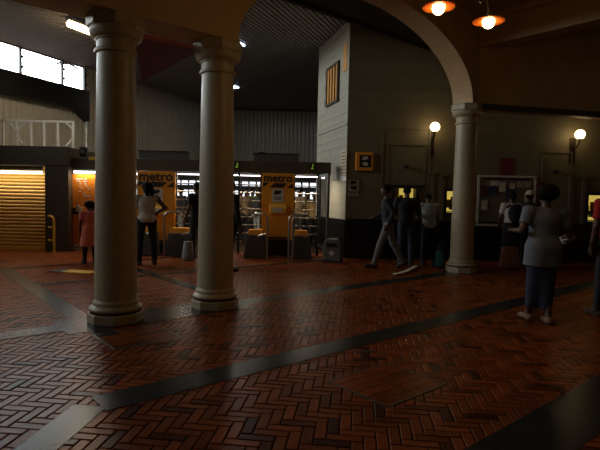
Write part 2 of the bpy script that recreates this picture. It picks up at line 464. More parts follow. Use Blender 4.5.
for k in range(len(edges)-1):
    s0, s1 = edges[k]+.03, edges[k+1]-.03
    m = MB().prism([LW0+LW*s0+V((0, 0, ZB)), LW0+LW*s1+V((0, 0, ZB)), LW0+LW*s1+V((0, 0, ZT)), LW0+LW*s0+V((0, 0, ZT))], LWN*-.02)
    m.build('pane', M['pane'], win)
for k, s in enumerate(edges):
    MB().box(LW0+LW*s+V((0, 0, (ZB+ZT)/2)), (.07, .09, ZT-ZB), Matrix.Rotation(math.atan2(LW.y, LW.x), 3, 'Z')).build('mullion', M['black'], win)
    for zz in (.35, .7):
        MB().box(LW0+LW*(s+.06)+LWN*.03+V((0, 0, ZB+(ZT-ZB)*zz)), (.07, .05, .07)).build('latch', M['black'], win)
# dark beam under the glazing, with a tapering far end
bzt, bzb = ZB+.02, beam0
sX = LW.dot(onP(89, 100, oL+nL*.3, nL)-LW0); sT = LW.dot(onP(76, 108, oL+nL*.3, nL)-LW0)
P0 = LW0+LWN*.05
bm2 = MB().prism([P0-LW*17+V((0, 0, bzb)), P0+LW*sT+V((0, 0, bzb)), P0+LW*sX+V((0, 0, bzb-.35)), P0+LW*sX+V((0, 0, bzt)), P0-LW*17+V((0, 0, bzt))], LWN*.28)
struct(bm2.build('trim_8', M['blackg']))
# ceiling lamps in the hall
a = atZ(69, 23.5, H_HALL-.20); b = atZ(104, 37, H_HALL-.20)
t = thing('fluorescent_lamp', 'lit warm fluorescent strip on the hall ceiling, touching the near column', 'lamp', (a+b)/2)
o_ = (a+b)/2
MB().beam(a-o_+V((0, 0, .085)), b-o_+V((0, 0, .085)), .26, .07).build('housing', M['truss'], t)
area('strip_light', (0, 0, -.10), (0, 0, math.atan2((b-a).y, (b-a).x)), (b-a).length, .2, (1, .80, .54), K_STRIP, t)
MB().tube([a-o_, b-o_], .085, 12).build('tube', M['lampwarm'], t, smooth=True)
for (x, y, lab, w) in ((238.5, 44.5, 'square bluish ceiling light beside the second column capital', .28), (233.5, 87, 'square bluish ceiling light farther off, lower beside the second column', .32)):
    p = atZ(x, y, H_HALL-.03)
    t = thing('ceiling_light', lab, 'light', p, 0, 'bluish lights in the slatted ceiling')
    q = Matrix.Rotation(math.atan2(LW.y, LW.x), 3, 'Z')
    MB().box((0, 0, 0), (w, w, .05), q).build('diffuser', M['lampsky'], t)
    area('panel_light', (0, 0, -.04), (0, 0, 0), w, w, (1, .93, .82), K_SQUARE, t)
    MB().box((0, 0, .03), (w*1.1, w*1.1, .03), q).build('frame', M['truss'], t)
# floodlight on the glazing
p = onP(73, 66, oL+nL*.25, nL)
t = thing('floodlight', 'small dark floodlight on an arm in front of the far window pane', 'light', p)
MB().box((0, 0, 0), (.42, .22, .06), Matrix.Rotation(R(28), 3, 'Y')).build('lamp_head', M['grey'], t)
MB().tube([(-.18, 0, .05), (-.34, -.1, .10), (-.46, -.2, .0)], .035).build('arm', M['black'], t)
# red canopy between the two near columns
A_ = atZ(142, 82, 3.4); Bq = arc(S2-.12, -.3, 3.4); Cq = arc(.32, -.3, 3.4)
cn = MB().prism([Cq, A_, Bq], (0, 0, .06))
tag(cn.build('canopy', M['red']), 'dark red pointed canopy hanging between the two near columns', 'canopy')

# ------------------------------------------------------------------ ticket building
zt_ = H_HALL+.05
tw = MB()
xR = 11.0
tw.box(((TC.x+xR)/2, Y_TICK+.15, 0), (0.001, .001, .001))
def wall_with_holes(m, x0, x1, z0, z1, holes, y0, y1):
    xs = sorted({x0, x1, *[h[0] for h in holes], *[h[1] for h in holes]})
    zs = sorted({z0, z1, *[h[2] for h in holes], *[h[3] for h in holes]})
    for i in range(len(xs)-1):
        for j in range(len(zs)-1):
            cx, cz = (xs[i]+xs[i+1])/2, (zs[j]+zs[j+1])/2
            if any(h[0] < cx < h[1] and h[2] < cz < h[3] for h in holes): continue
            m.box((cx, (y0+y1)/2, cz), (xs[i+1]-xs[i], y1-y0, zs[j+1]-zs[j]))
def hole(xa, ya, xb, yb):
    p = atY(xa, ya, Y_TICK); q = atY(xb, yb, Y_TICK); return (p.x, q.x, q.z, p.z)
HO = [hole(394, 188, 415, 206), hole(446, 191, 461, 213), hole(587, 195, 606, 222)]
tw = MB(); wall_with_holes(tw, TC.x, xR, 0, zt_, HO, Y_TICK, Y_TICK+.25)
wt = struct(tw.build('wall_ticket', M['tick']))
ld = (TC+TD*2.5)
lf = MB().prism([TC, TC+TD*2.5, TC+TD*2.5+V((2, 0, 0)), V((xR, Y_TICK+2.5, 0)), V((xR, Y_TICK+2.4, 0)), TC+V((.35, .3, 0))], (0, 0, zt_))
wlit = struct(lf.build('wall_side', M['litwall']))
TDN = V((-TD.y, TD.x, 0))
if TDN.x > 0: TDN = -TDN
# painted block courses on the side wall, each block its own piece
blk = MB(); bw, bh = .416, .205
blk.box((0, 0, 0), (bw-.005, .014, bh-.005)); blk_me = blk.mesh('block', M['litwall'])
blh = MB(); blh.box((0, 0, 0), (bw/2-.005, .014, bh-.005)); blh_me = blh.mesh('block', M['litwall'])
wA = onP(328, 106, TC, TDN); wB = onP(340, 60, TC, TDN)
ws0, ws1 = TD.dot(wB-TC), TD.dot(wA-TC)
zz0 = onP(328, 106, TC, TDN).z; zz1 = onP(340, 62, TC, TDN).z
WZ0, WZ1 = min(zz0, zz1), max(zz0, zz1)
tq = math.atan2(TD.y, TD.x)
row = 0; z = .96
while z < zt_-.1:
    s = 0 if row % 2 == 0 else -bw/2
    while s < 2.5-.05:
        half = s < 0 or s+bw > 2.51
        cs = (0+bw/4) if s < 0 else (s+bw/4 if half else s+bw/2)
        hw = bw/4 if half else bw/2
        if not (cs+hw > ws0-.04 and cs-hw < ws1+.04 and z+bh > WZ0-.04 and z < WZ1+.04):
            o = bpy.data.objects.new('block', blh_me if half else blk_me); COL.objects.link(o); o.parent = wlit
            pp = TC+TD*cs+TDN*(.006+random.uniform(0, .003)); o.location = (pp.x, pp.y, z+bh/2); o.rotation_euler = (0, 0, tq)
        s += bw
    z += bh; row += 1
struct(MB().prism([TC+TDN*.012, TC+TD*2.5+TDN*.012, TC+TD*2.5+TDN*.03, TC+TDN*.03], (0, 0, .95)).build('trim_9', M['dado'], wlit))
struct(MB().prism([TC+TDN*.02+V((0, 0, 3.30)), TC+TD*2.5+TDN*.02+V((0, 0, 3.30)), TC+TD*2.5+TDN*.04+V((0, 0, 3.30)), TC+TDN*.04+V((0, 0, 3.30))], (0, 0, .03)).build('trim_10', M['litwall'], wlit))
# louvred window in the side wall
q = Matrix.Rotation(tq, 3, 'Z')
w2 = thing('window_2', None, None, TC+TD*((ws0+ws1)/2)+V((0, 0, (WZ0+WZ1)/2)), tq); w2['kind'] = 'structure'
ww_, wh_ = ws1-ws0, WZ1-WZ0
MB().box((0, .02, 0), (ww_, .02, wh_)).build('pane', M['glassdark'], w2)
fm = MB()
for (x, z, sx, sz) in ((0, wh_/2, ww_+.08, .06), (0, -wh_/2, ww_+.08, .06), (ww_/2, 0, .06, wh_), (-ww_/2, 0, .06, wh_)): fm.box((x, .03, z), (sx, .08, sz))
fm.build('frame', M['brown'], w2)
for k in range(4):
    MB().box((-ww_/2+ww_*(k+.5)/4, .035, 0), (ww_/4*.52, .03, wh_-.06)).build('louvre', M['orangelit'], w2)
# dado, pilasters and panels of the ticket wall
struct(MB().box(((TC.x+xR)/2, Y_TICK-.02, .475), (xR-TC.x, .04, .95)).build('trim_11', M['dado'], wt))
struct(MB().box(((TC.x+xR)/2, Y_TICK-.03, .965), (xR-TC.x, .06, .04)).build('trim_12', M['black'], wt))
def frame_on_wall(xa, ya, xb, yb, w=.05):
    p = atY(xa, ya, Y_TICK); q_ = atY(xb, yb, Y_TICK); m = MB()
    cx, cz = (p.x+q_.x)/2, (p.z+q_.z)/2; sx, sz = abs(q_.x-p.x), abs(p.z-q_.z)
    for (x, z, a1, b1) in ((0, sz/2, sx+w, w), (0, -sz/2, sx+w, w), (sx/2, 0, w, sz), (-sx/2, 0, w, sz)): m.box((cx+x, Y_TICK-.015, cz+z), (a1, .03, b1))
    m.build('wall_panel', M['tick'], wt)
for f in ((388, 144, 424, 186), (383, 128, 428, 186.5), (543, 152, 568, 222)): frame_on_wall(*f)
for (x, y0, y1) in ((432, 174, 225), (442, 176, 225), (571, 178, 226), (584, 178, 226)):
    p = atY(x, y0, Y_TICK); MB().box((p.x, Y_TICK-.03, (p.z+.97)/2), (.10, .06, p.z-.97)).build('pilaster', M['tick'], wt)
    MB().box((p.x, Y_TICK-.05, p.z+.04), (.16, .10, .08)).build('corbel', M['tick'], wt)
for k in range(8):
    MB().box(((TC.x+xR)/2, Y_TICK-.004, 3.2+.33*k), (xR-TC.x, .008, .012)).build('course_line', M['tick'], wt)
# ticket windows: lit booths behind framed openings
labs = ['lit yellow ticket window behind the man in dark clothes', 'narrow lit yellow ticket window beside the far column', 'lit yellow ticket window at the right edge of the photo']
for k, h in enumerate(HO):
    cx, cz = (h[0]+h[1])/2, (h[2]+h[3])/2; sx, sz = h[1]-h[0], h[3]-h[2]
    t = thing('ticket_window', labs[k], 'window', (cx, Y_TICK, cz), 0, 'lit ticket windows')
    MB().box((0, .55, 0), (sx+.3, .03, sz+.3)).build('back_panel', M['booth'], t)
    m = MB()
    for (x, z, a1, b1) in ((0, sz/2+.03, sx+.14, .07), (0, -sz/2-.03, sx+.14, .07), (sx/2+.03, 0, .07, sz), (-sx/2-.03, 0, .07, sz)): m.box((x, -.02, z), (a1, .12, b1))
    m.build('frame', M['black'], t)
    m = MB(); m.box((0, .2, -sz/2+.02), (sx, .3, .02))
    m.build('counter', M['brown'], t)
    for b in range(3):
        MB().box((-sx/2+sx*(.25+.25*b), .42, sz*(.05 if b != 1 else -.08)), (.10, .03, sz*(.7 if b == 0 else .4))).build('shelf_unit', M['yellow'], t)
    MB().box((sx*.18, .30, -sz*.22), (.16, .12, .16)).build('monitor', M['black'], t)
# wall globes
for (x, y, lab) in ((435, 127, 'lit globe wall lamp left of the far column'), (580, 134.5, 'lit globe wall lamp at the right over the ticket counters')):
    p = atY(x, y, Y_TICK-.32)
    t = thing('wall_lamp', lab, 'lamp', p, 0, 'globe lamps on the ticket wall')
    MB().ball((0, 0, 0), .115, 20, 14).build('globe', M['globe'], t, smooth=True)
    MB().lathe([(.05, -.13), (.065, -.12), (.05, -.10)], 12).build('collar', M['iron'], t)
    MB().tube([(0, 0, -.12), (0, .03, -.22), (0, .14, -.30), (0, .30, -.28)], .018).build('arm', M['iron'], t)
    MB().box((0, .31, -.36), (.14, .03, .62)).build('back_plate', M['iron'], t)
    point('globe_light', (0, -.2, 0), (1, .66, .30), K_GLOBE, .12, t)
# orange hanging sign with pictograms
def picto(m, cx, cz, y, w, s=1):
    # a hand passing a ticket: a ragged blob with a pointing end
    pts = [(-.5,-.1),(-.42,.22),(-.15,.34),(.05,.24),(.3,.34),(.5,.12),(.36,.02),(.42,-.16),(.16,-.10),(.05,-.3),(-.2,-.18),(-.36,-.32)]
    m.prism([V((cx+s*a*w, y, cz+b*w)) for a, b in pts], (0, -.006, 0))
p0, p1 = atY(356, 152, Y_TICK-.12), atY(373, 171, Y_TICK-.12)
t = thing('ticket_sign', 'orange box sign with a black pictogram plate on the ticket wall', 'sign', ((p0.x+p1.x)/2, Y_TICK-.06, (p0.z+p1.z)/2))
sw, sh_ = p1.x-p0.x, p0.z-p1.z
MB().box((0, 0, 0), (sw, .12, sh_)).build('box', M['orange'], t, bevel=.02)
MB().box((.02, -.063, .01), (sw*.66, .012, sh_*.66)).build('plate', M['print'], t)
for zz, s_ in ((.075, 1), (-.065, -1)):
    m = MB(); picto(m, .02, zz, -.069, .15, s_); m.build('pictogram', M['paper'], t)
p0, p1 = atY(347.5, 179, Y_TICK-.02), atY(359.5, 197, Y_TICK-.02)
t = thing('notice_plate', 'pale plate with two black pictograms near the wall corner', 'sign', ((p0.x+p1.x)/2, Y_TICK-.012, (p0.z+p1.z)/2))
sw, sh_ = p1.x-p0.x, p0.z-p1.z
MB().box((0, 0, 0), (sw, .02, sh_)).build('frame', M['brown'], t)
MB().box((0, -.012, .06), (sw*.88, .008, sh_*.66)).build('plate', M['litwall'], t)
MB().box((0, -.012, -sh_*.36), (sw*.88, .008, sh_*.2)).build('caption_strip', M['litwall'], t)
for zz, s_ in ((.135, 1), (0, -1)):
    m = MB(); picto(m, 0, zz, -.016, .17, s_); m.build('pictogram', M['print'], t)
MB().box((0, -.018, -sh_*.36), (sw*.6, .004, .02)).build('caption', M['print'], t)
# side wall notices
def on_side(xa, ya, xb, yb, name, label, mt, cat, lines=0):
    p = onP(xa, ya, TC+TDN*.02, TDN); q_ = onP(xb, yb, TC+TDN*.02, TDN)
    s0, s1 = TD.dot(p-TC), TD.dot(q_-TC); cz = (p.z+q_.z)/2; hz = abs(p.z-q_.z)
    t = thing(name, label, cat, TC+TD*((s0+s1)/2)+TDN*.026+V((0, 0, cz)), tq)
    MB().box((0, 0, 0), (abs(s1-s0), .014, hz)).build('sheet', mt, t)
    m = MB()
    for k in range(lines):
        z = hz/2-hz*(k+.7)/(lines+.4); m.box((0, .009, z), (abs(s1-s0)*.75, .004, hz/lines*.4))
    if lines: m.build('print', M['tan'], t)
on_side(341.5, 151, 346.5, 175, 'wall_notice', 'tall pale notice with reddish lines on the white side wall', M['paper'], 'notice', 7)
on_side(341, 176.5, 346.5, 180.5, 'white_label', 'small white label below the tall notice by the corner', M['truss'], 'label')
on_side(344.2, 44, 347.0, 70, 'pipe_cover', 'narrow orange strip high on the side wall by the corner', M['orangelit'], 'strip')
# security camera
p = atY(406, 167, Y_TICK-.12)
t = thing('security_camera', 'small dark security camera on the ticket wall panel', 'camera', p)
MB().box((0, -.03, 0), (.09, .16, .08)).build('body', M['black'], t, bevel=.01)
MB().tube([(0, .04, 0), (.02, .12, .03)], .02).build('bracket', M['black'], t)
MB().tube([(0, -.11, 0), (0, -.125, 0)], .025).build('lens', M['glassdark'], t)
p = atY(555, 172, Y_TICK-.1)
t = thing('security_camera', 'small dark security camera above the woman in grey blue', 'camera', p)
MB().box((0, -.03, 0), (.09, .14, .08)).build('body', M['black'], t, bevel=.01)
MB().tube([(0, .03, 0), (.02, .10, .03)], .02).build('bracket', M['black'], t)
MB().tube([(0, -.10, 0), (0, -.115, 0)], .025).build('lens', M['glassdark'], t)
# notice board
p0, p1 = atY(479, 176, Y_TICK-.05), atY(533, 226, Y_TICK-.05)
sw, sh_ = p1.x-p0.x, p0.z-p1.z
bx, bz = (p0.x+p1.x)/2, (p0.z+p1.z)/2
t = thing('notice_board', 'framed notice board covered in papers on the ticket wall', 'board', (bx, Y_TICK-.03, bz))
MB().box((0, 0, 0), (sw, .03, sh_)).build('backing', M['tick'], t)
for (nm, x, z, a1, b1) in (('frame_rail', 0, sh_/2, sw+.06, .05), ('frame_rail', 0, -sh_/2, sw+.06, .05), ('frame_stile', sw/2, 0, .05, sh_), ('frame_stile', -sw/2, 0, .05, sh_)):
    MB().box((x, -.015, z), (a1, .05, b1)).build(nm, M['paper'], t)
MB().box((0, -.02, sh_/2-.06), (sw*.8, .012, .035)).build('header_strip', M['print'], t)
cloth('bluepaper', (.03, .045, .12)); cloth('maroonpaper', (.10, .02, .025))
for (x, y, w, h_, mt, lab) in (
    (483.5, 191, .16, .26, 'maroonpaper', 'maroon notice at the left end of the notice board'),
    (492.5, 190, .19, .20, 'bluepaper', 'dark blue notice near the left of the notice board'),
    (510, 195, .20, .30, 'bluepaper', 'larger dark blue poster in the middle of the notice board'),
    (502, 187, .16, .24, 'paper', 'pale sheet right of the small blue notice on the board'),
    (494, 183.3, .20, .12, 'paper', 'pale sheet over the small blue notice on the board'),
    (512, 186, .13, .14, 'cream', 'cream sheet above the large blue poster on the board'),
    (520.0, 184.6, .15, .14, 'paper', 'pale sheet with a ring mark, left of two'),
    (527.6, 184.6, .15, .14, 'paper', 'pale sheet with a ring mark, right of two'),
    (484, 205, .15, .24, 'cream', 'cream sheet at the lower left of the notice board'),
    (527, 200, .16, .30, 'paper', 'pale sheet behind the cream hat on the notice board')):
    p = atY(x, y, Y_TICK-.055)
    tt = thing('notice', lab, 'notice', (p.x, Y_TICK-.075, p.z), 0, 'sheets pinned on the notice board')
    MB().box((0, 0, 0), (w, .006, h_)).build('sheet', M[mt], tt)
    MB().tube([(0, -.004, h_*.45), (0, -.012, h_*.45)], .01).build('pin', M['redtop'], tt)
    if 'ring' in lab:
        MB().tube([(math.cos(a_*math.pi/8)*.045, -.006, math.sin(a_*math.pi/8)*.045) for a_ in range(17)], .008, 6).build('ring_mark', M['print'], tt)
p0, p1 = atY(500.5, 158, Y_TICK-.02), atY(513.5, 175, Y_TICK-.02)
tag(MB().box(((p0.x+p1.x)/2, Y_TICK-.015, (p0.z+p1.z)/2), (p1.x-p0.x, .03, p0.z-p1.z)).build('red_sign', M['red'], bevel=.004), 'plain dark red square sign above the notice board', 'sign')
p0, p1 = atY(535.2, 182, Y_TICK-.02), atY(543, 208, Y_TICK-.02)
tag(MB().box(((p0.x+p1.x)/2, Y_TICK-.015, (p0.z+p1.z)/2), (p1.x-p0.x, .03, p0.z-p1.z)).build('red_poster', M['red'], bevel=.004), 'tall dark red poster right of the notice board', 'poster')
p0, p1 = atY(475.5, 181, Y_TICK-.02), atY(479, 203, Y_TICK-.02)
tag(MB().box(((p0.x+p1.x)/2-.10, Y_TICK-.015, (p0.z+p1.z)/2), (.10, .03, p0.z-p1.z)).build('red_poster', M['red'], bevel=.004), 'dark red poster left of the notice board by the column', 'poster')

# ------------------------------------------------------------------ shutter block and gates
pA, pB = atY(-60, 145, Y_SHUT), atY(67, 146.5, Y_SHUT)
zTop = pB.z; xB = pB.x; xS = atY(44.5, 200, Y_SHUT).x; xP = atY(68, 200, Y_SHUT).x
zSh = atY(22, 165, Y_SHUT).z
kb = struct(MB().box(((pA.x+xB)/2, Y_SHUT+.9, (zTop+zSh)/2), (xB-pA.x, 1.8, zTop-zSh)).build('wall_shop', M['brown'], bevel=.01))
struct(MB().box(((xS+xP)/2, Y_SHUT+.9, zSh/2), (xP-xS, 1.75, zSh)).build('trim_13', M['brown'], kb))
struct(MB().box(((pA.x+xS)/2, Y_SHUT+1.7, zSh/2), (xS-pA.x, .1, zSh)).build('wall_shop_back', M['orange'], kb))
sh = thing('roller_shutter', 'gold slatted roller shutter closing the kiosk at the left', 'shutter', (xS, Y_SHUT+.30, 0))
wS = xS-atY(-50, 200, Y_SHUT).x; ns = 24
slm = MB(); hsl = zSh/ns
pr = [V((0, -.000, 0)), V((0, -.018, hsl*.25)), V((0, -.018, hsl*.6)), V((0, 0, hsl*.95)), V((0, .006, hsl*.95)), V((0, .006, 0))]
slm.prism(pr, (-wS, 0, 0)); sl_me = slm.mesh('slat', M['gold'])
for k in range(ns):
    o = bpy.data.objects.new('slat', sl_me); COL.objects.link(o); o.parent = sh; o.location = (0, 0, k*hsl+.02)
MB().box((-.0, -.0, zSh/2), (.06, .08, zSh)).build('guide_rail', M['brown'], sh)
MB().box((-wS/2, -.01, .03), (wS, .05, .06)).build('bottom_bar', M['yellow'], sh)
p, q_ = atY(-40, 171.5, Y_SHUT+.1), atY(42, 172.5, Y_SHUT+.1); c_ = (p+q_)/2
t = thing('tube_lamp', 'long white tube lamp across the top of the kiosk shutter', 'lamp', c_)
MB().tube([p-c_, q_-c_], .028, 8).build('tube', M['lampwhite'], t)
MB().beam(p-c_+V((0, .02, (zSh-c_.z)*.5+.02)), q_-c_+V((0, .02, (zSh-c_.z)*.5+.02)), .07, max(.01, zSh-c_.z-.08)).build('housing', M['brown'], t)
area('kiosk_light', (0, -.04, -.04), (R(25), 0, 0), (q_-p).length, .06, (1, .78, .5), K_GATE*.2, t)
# lattice frame standing on the kiosk roof
yT = Y_SHUT+1.0
def tp(x, y): p = atY(x, y, yT); return p
t = thing('lattice_frame', 'white tubular lattice frame standing on the kiosk roof', 'frame', (0, 0, 0))
TLz = tp(30, 121).z; BLz = zTop
xl, xr = tp(-45, 130).x, tp(74, 130).x
MB().beam((xl, yT, TLz), (xr, yT, TLz), .05, .05).build('top_rail', M['truss'], t)
MB().beam((xl, yT, BLz+.03), (xr, yT, BLz+.03), .05, .05).build('bottom_rail', M['truss'], t)
for x in (-42, -26, -12, 3, 17, 31, 44, 58, 73):
    MB().beam((tp(x, 130).x, yT, BLz), (tp(x, 130).x, yT, TLz), .05, .05).build('upright', M['truss'], t)
for (a_, b_) in (((65, 121), (73, 129)), ((66, 146), (73, 138)), ((10, 122), (17, 132)), ((24, 122), (17, 132)), ((17, 136), (22, 143))):
    P, Q = tp(*a_), tp(*b_); P.z = min(max(P.z, BLz), TLz); Q.z = min(max(Q.z, BLz), TLz)
    MB().beam(P, Q, .04, .04).build('brace', M['truss'], t)
# header over the gates
h0, h1 = atY(66, 157, Y_GATE), atY(331, 163, Y_GATE)
zH1 = atY(200, 160, Y_GATE).z; zH0 = atY(200, 172, Y_GATE).z
struct(MB().box(((h0.x+h1.x)/2, Y_GATE+.15, (zH0+zH1)/2), (h1.x-h0.x, .5, zH1-zH0)).build('trim_14', M['brown'], bevel=.008))
for (x0, x1, y0, lab) in ((140, 188, 151.5, 'low dark cabinet on the gate header between the two near columns'), (254, 299, 154, 'low dark cabinet on the gate header right of the second column')):
    p, q_ = atY(x0, y0, Y_GATE+.1), atY(x1, y0, Y_GATE+.1)
    hh = p.z-zH1
    t = thing('header_cabinet', lab, 'cabinet', ((p.x+q_.x)/2, Y_GATE+.15, zH1), 0, 'cabinets on the gate header')
    MB().box((0, 0, hh/2), (q_.x-p.x, .35, hh)).build('body', M['grey'], t, bevel=.01)
    MB().box((0, 0, hh+.01), (q_.x-p.x+.04, .38, .02)).build('lid', M['black'], t)
for (x, y, yy, lab) in ((83.5, 152, Y_GATE+.2, 'black loudspeaker on the header next to the kiosk roof'), (261.5, 157, Y_GATE+.45, 'black loudspeaker behind the header cabinet, right of the second column')):
    p = atY(x, y, yy); 
    t = thing('loudspeaker', lab, 'speaker', (p.x, yy, zH1), 0, 'loudspeakers above the gates')
    MB().box((0, 0, p.z-zH1), (.16, .15, .26)).build('cabinet', M['black'], t, bevel=.01)
    MB().tube([(0, 0, 0), (0, 0, p.z-zH1-.1)], .02).build('stand', M['black'], t)
    MB().tube([(0, -.076, p.z-zH1), (0, -.082, p.z-zH1)], .06, 14).build('cone', M['grey'], t)
p = atY(92, 158.5, Y_GATE-.15)
tag(MB().box(p, (.16, .04, .08)).build('yellow_sign', M['yellow'], bevel=.004), 'tiny yellow sign on the header at the edge of the near column', 'sign')
for (x, y, lab) in ((237, 165.5, 'green running figure light on the header by the second column'), (312.5, 167, 'green running figure light at the right end of the header')):
    p = atY(x, y, Y_GATE-.12)
    t = thing('exit_light', lab, 'sign', p, 0, 'green figure lights')
    MB().box((0, .01, 0), (.12, .02, .18)).build('box', M['black'], t)
    m = MB(); m.ball((.01, -.004, .055), (.014, .006, .014), 8, 6); m.beam((0, -.004, .035), (-.01, -.004, -.015), .008, .03)
    m.beam((-.01, -.004, -.015), (.025, -.004, -.06), .008, .016); m.beam((-.01, -.004, -.015), (-.035, -.004, -.055), .008, .016); m.beam((0, -.004, .03), (.035, -.004, .01), .008, .014)
    m.build('running_figure', M['greenlamp'], t)
# metro panels
def text(body, size, loc, m, parent, off=.0):
    c = bpy.data.curves.new('lettering', 'FONT'); c.body = body; c.size = size; c.align_x = 'CENTER'; c.align_y = 'CENTER'
    c.extrude = .004; c.offset = off; c.materials.append(m)
    c0 = bpy.data.objects.new('lettering_curve', c); me = bpy.data.meshes.new_from_object(c0); bpy.data.objects.remove(c0)
    o = bpy.data.objects.new('lettering', me); COL.objects.link(o); o.parent = parent; o.location = loc; o.rotation_euler = (math.pi/2, 0, 0); o.scale = (1.06, 1, 1)
    return o
def metro(x0, x1, yt, yb, label):
    p, q_ = atY(x0, yt, Y_GATE-.2), atY(x1, yb, Y_GATE-.2)
    w, zt, zb = q_.x-p.x, p.z, q_.z; h = zt-zb
    t = thing('ticket_gate_pillar', label, 'pillar', ((p.x+q_.x)/2, Y_GATE-.2, 0), 0, 'orange pillars between the gates')
    MB().box((0, .05, zb+h/2), (w, .10, h)).build('panel', M['orange'], t, bevel=.006)
    MB().box((0, .06, zb/2), (w*.9, .12, zb)).build('plinth', M['black'], t)
    text('metro', w*.335, (0, -.004, zt-h*.075), M['print'], t, .0068)
    y = -.001
    z1, z0 = zt-h*.145, zt-h*.215
    m = MB()
    m.prism([V((-w*.27, y, z0)), V((w*.16, y, z0)), V((w*.30, y, z1)), V((-w*.10, y, z1))], (0, -.006, 0))
    m.prism([V((-w*.47, y, z1)), V((-w*.27, y, z1)), V((-w*.47, y, z0))], (0, -.006, 0))
    m.prism([V((w*.47, y, z1)), V((w*.47, y, z0)), V((w*.27, y, z0))], (0, -.006, 0))
    m.build('stripe', M['print'], t)
    pz = zt-h*.335; plq = MB().box((0, -.004, pz), (w*.36, .014, h*.20)).build('plaque', M['paper'], t)
    m = MB(); picto(m, 0, pz+h*.045, -.012, w*.24)
    m.box((0, -.013, pz-h*.03), (w*.26, .004, h*.010)); m.box((0, -.013, pz-h*.055), (w*.22, .004, h*.010)); tag(m.build('pictogram', M['print'], plq), kind='stuff')
    vz = zt-h*.53
    val = MB().prism([V((-w*.26, -.0, vz-h*.075)), V((-w*.22, -.12, vz-h*.075)), V((-w*.22, -.12, vz+h*.02)), V((-w*.26, 0, vz+h*.075))], (w*.5, 0, 0)).build('validator', M['yellowbox'], t, bevel=.008)
    MB().box((0.0, -.123, vz-h*.02), (w*.28, .008, h*.06)).build('screen', M['paper'], val)
    MB().box((-w*.05, -.05, zb+.05), (w*.7, .1, .04)).build('ledge', M['black'], t)
    return t
metro(137, 174.5, 171, 243, 'orange metro panel with ticket validator beside the woman in white')
metro(262, 293, 173, 240, 'orange metro panel with ticket validator right of the second column')
# full-height barrier sections of horizontal bars
def bars(x0, x1, label, y=Y_GATE):
    a_, b_ = atY(x0, 200, y).x, atY(x1, 200, y).x; w = b_-a_
    t = thing('bar_gate', label, 'gate', ((a_+b_)/2, y, 0), 0, 'gates of horizontal bars')
    for sgn in (-1, 1): MB().box((sgn*w/2, 0, zH0/2), (.06, .06, zH0)).build('post', M['black'], t)
    if w > 1.1: MB().box((w*.12, .0, zH0/2), (.05, .05, zH0)).build('post', M['black'], t)
    bme = MB().tube([(-w/2, -.04, 0), (w/2, -.04, 0)], .018, 8).mesh('bar', M['steel'], True)
    for k in range(8):
        o = bpy.data.objects.new('bar', bme); COL.objects.link(o); o.parent = t; o.location = (0, 0, .55+.205*k)
bars(176, 200.5, 'bar gate between the left metro panel and the second column')
bars(203, 261, 'bar gate between the second column and the right metro panel')
bars(294, 318, 'bar gate right of the right metro panel')
bars(106, 133, 'bar gate hidden mostly behind the near column')
# open dark gate leaf at the right end
g0, g1 = atY(320, 175, Y_GATE-.1), atY(334, 235, Y_GATE-.5)
t = thing('gate_leaf', 'dark steel gate leaf standing open beside the white wall', 'gate', (g0.x, Y_GATE-.05, 0), math.atan2(-.9, .24))
L_ = .75; H_ = 2.08
for (x, z, a1, b1) in ((L_/2, H_-.04, L_, .07), (L_/2, .28, L_, .07)): MB().box((x, 0, z), (a1, .05, b1)).build('rail', M['grey'], t)
for x in (.03, L_-.03): MB().box((x, 0, 1.16), (.06, .05, 1.84)).build('stile', M['grey'], t)
for k in range(6): MB().tube([(.12+k*.1, 0, .3), (.12+k*.1, 0, H_-.06)], .012, 6).build('bar', M['black'], t)
# turnstile cabinets with hoop rails
def turnstile(x0, x1, yb, label, hoops):
    p, q_ = atY(x0, yb, 12.0), atY(x1, yb, 12.0)
    w = q_.x-p.x
    t = thing('turnstile', label, 'turnstile', ((p.x+q_.x)/2, 12.0, 0), 0, 'low turnstile cabinets in front of the gates')
    h = .56
    MB().prism([V((-w*.5, 0, 0)), V((w*.5, 0, 0)), V((w*.36, 0, h)), V((-w*.36, 0, h))], (0, .44, 0)).build('cabinet', M['grey'], t, bevel=.02)
    MB().prism([V((-w*.34, .05, h)), V((w*.34, .05, h)), V((w*.26, .08, h+.12)), V((-w*.30, .08, h+.12))], (0, .32, 0)).build('top', M['orange'], t, bevel=.01)
    MB().tube([(w*.1, .0, h-.1), (w*.12, -.10, h-.02), (w*.5, -.14, h+.06)], .018).build('arm', M['steel'], t)
    for hp in hoops:
        c0, c1 = atY(hp[0], 255, 11.85).x-t.location.x, atY(hp[1], 255, 11.85).x-t.location.x
        d = 1 if c1 > c0 else -1; r = min(.14, abs(c1-c0)*.8); top = 1.08
        pts = [(c0, -.14, 0), (c0, -.14, top-r)] + [(c0+d*r*(1-math.cos(a_)), -.14+.0, top-r+r*math.sin(a_)) for a_ in (.3, .6, .9, 1.2, 1.57)] + [(c1, -.0, top)]
        if len(hp) > 2: pts += [(c1+d*.02, .35, top)]
        MB().tube(pts, .024, 10).build('hoop_rail', M['steel'], t, smooth=True)
turnstile(164, 194, 258, 'turnstile between the woman in white and the second column, hooped rail', [(164, 190, 1)])
turnstile(243, 267, 258.5, 'turnstile left of the right metro panel, hooped rail', [(267, 254, 1)])
turnstile(290, 312, 258.5, 'turnstile right of the right metro panel, two hooped rails', [(288.5, 300, 1), (292.5, 306, 1)])
turnstile(136, 156, 257, 'turnstile behind the woman in white', [])
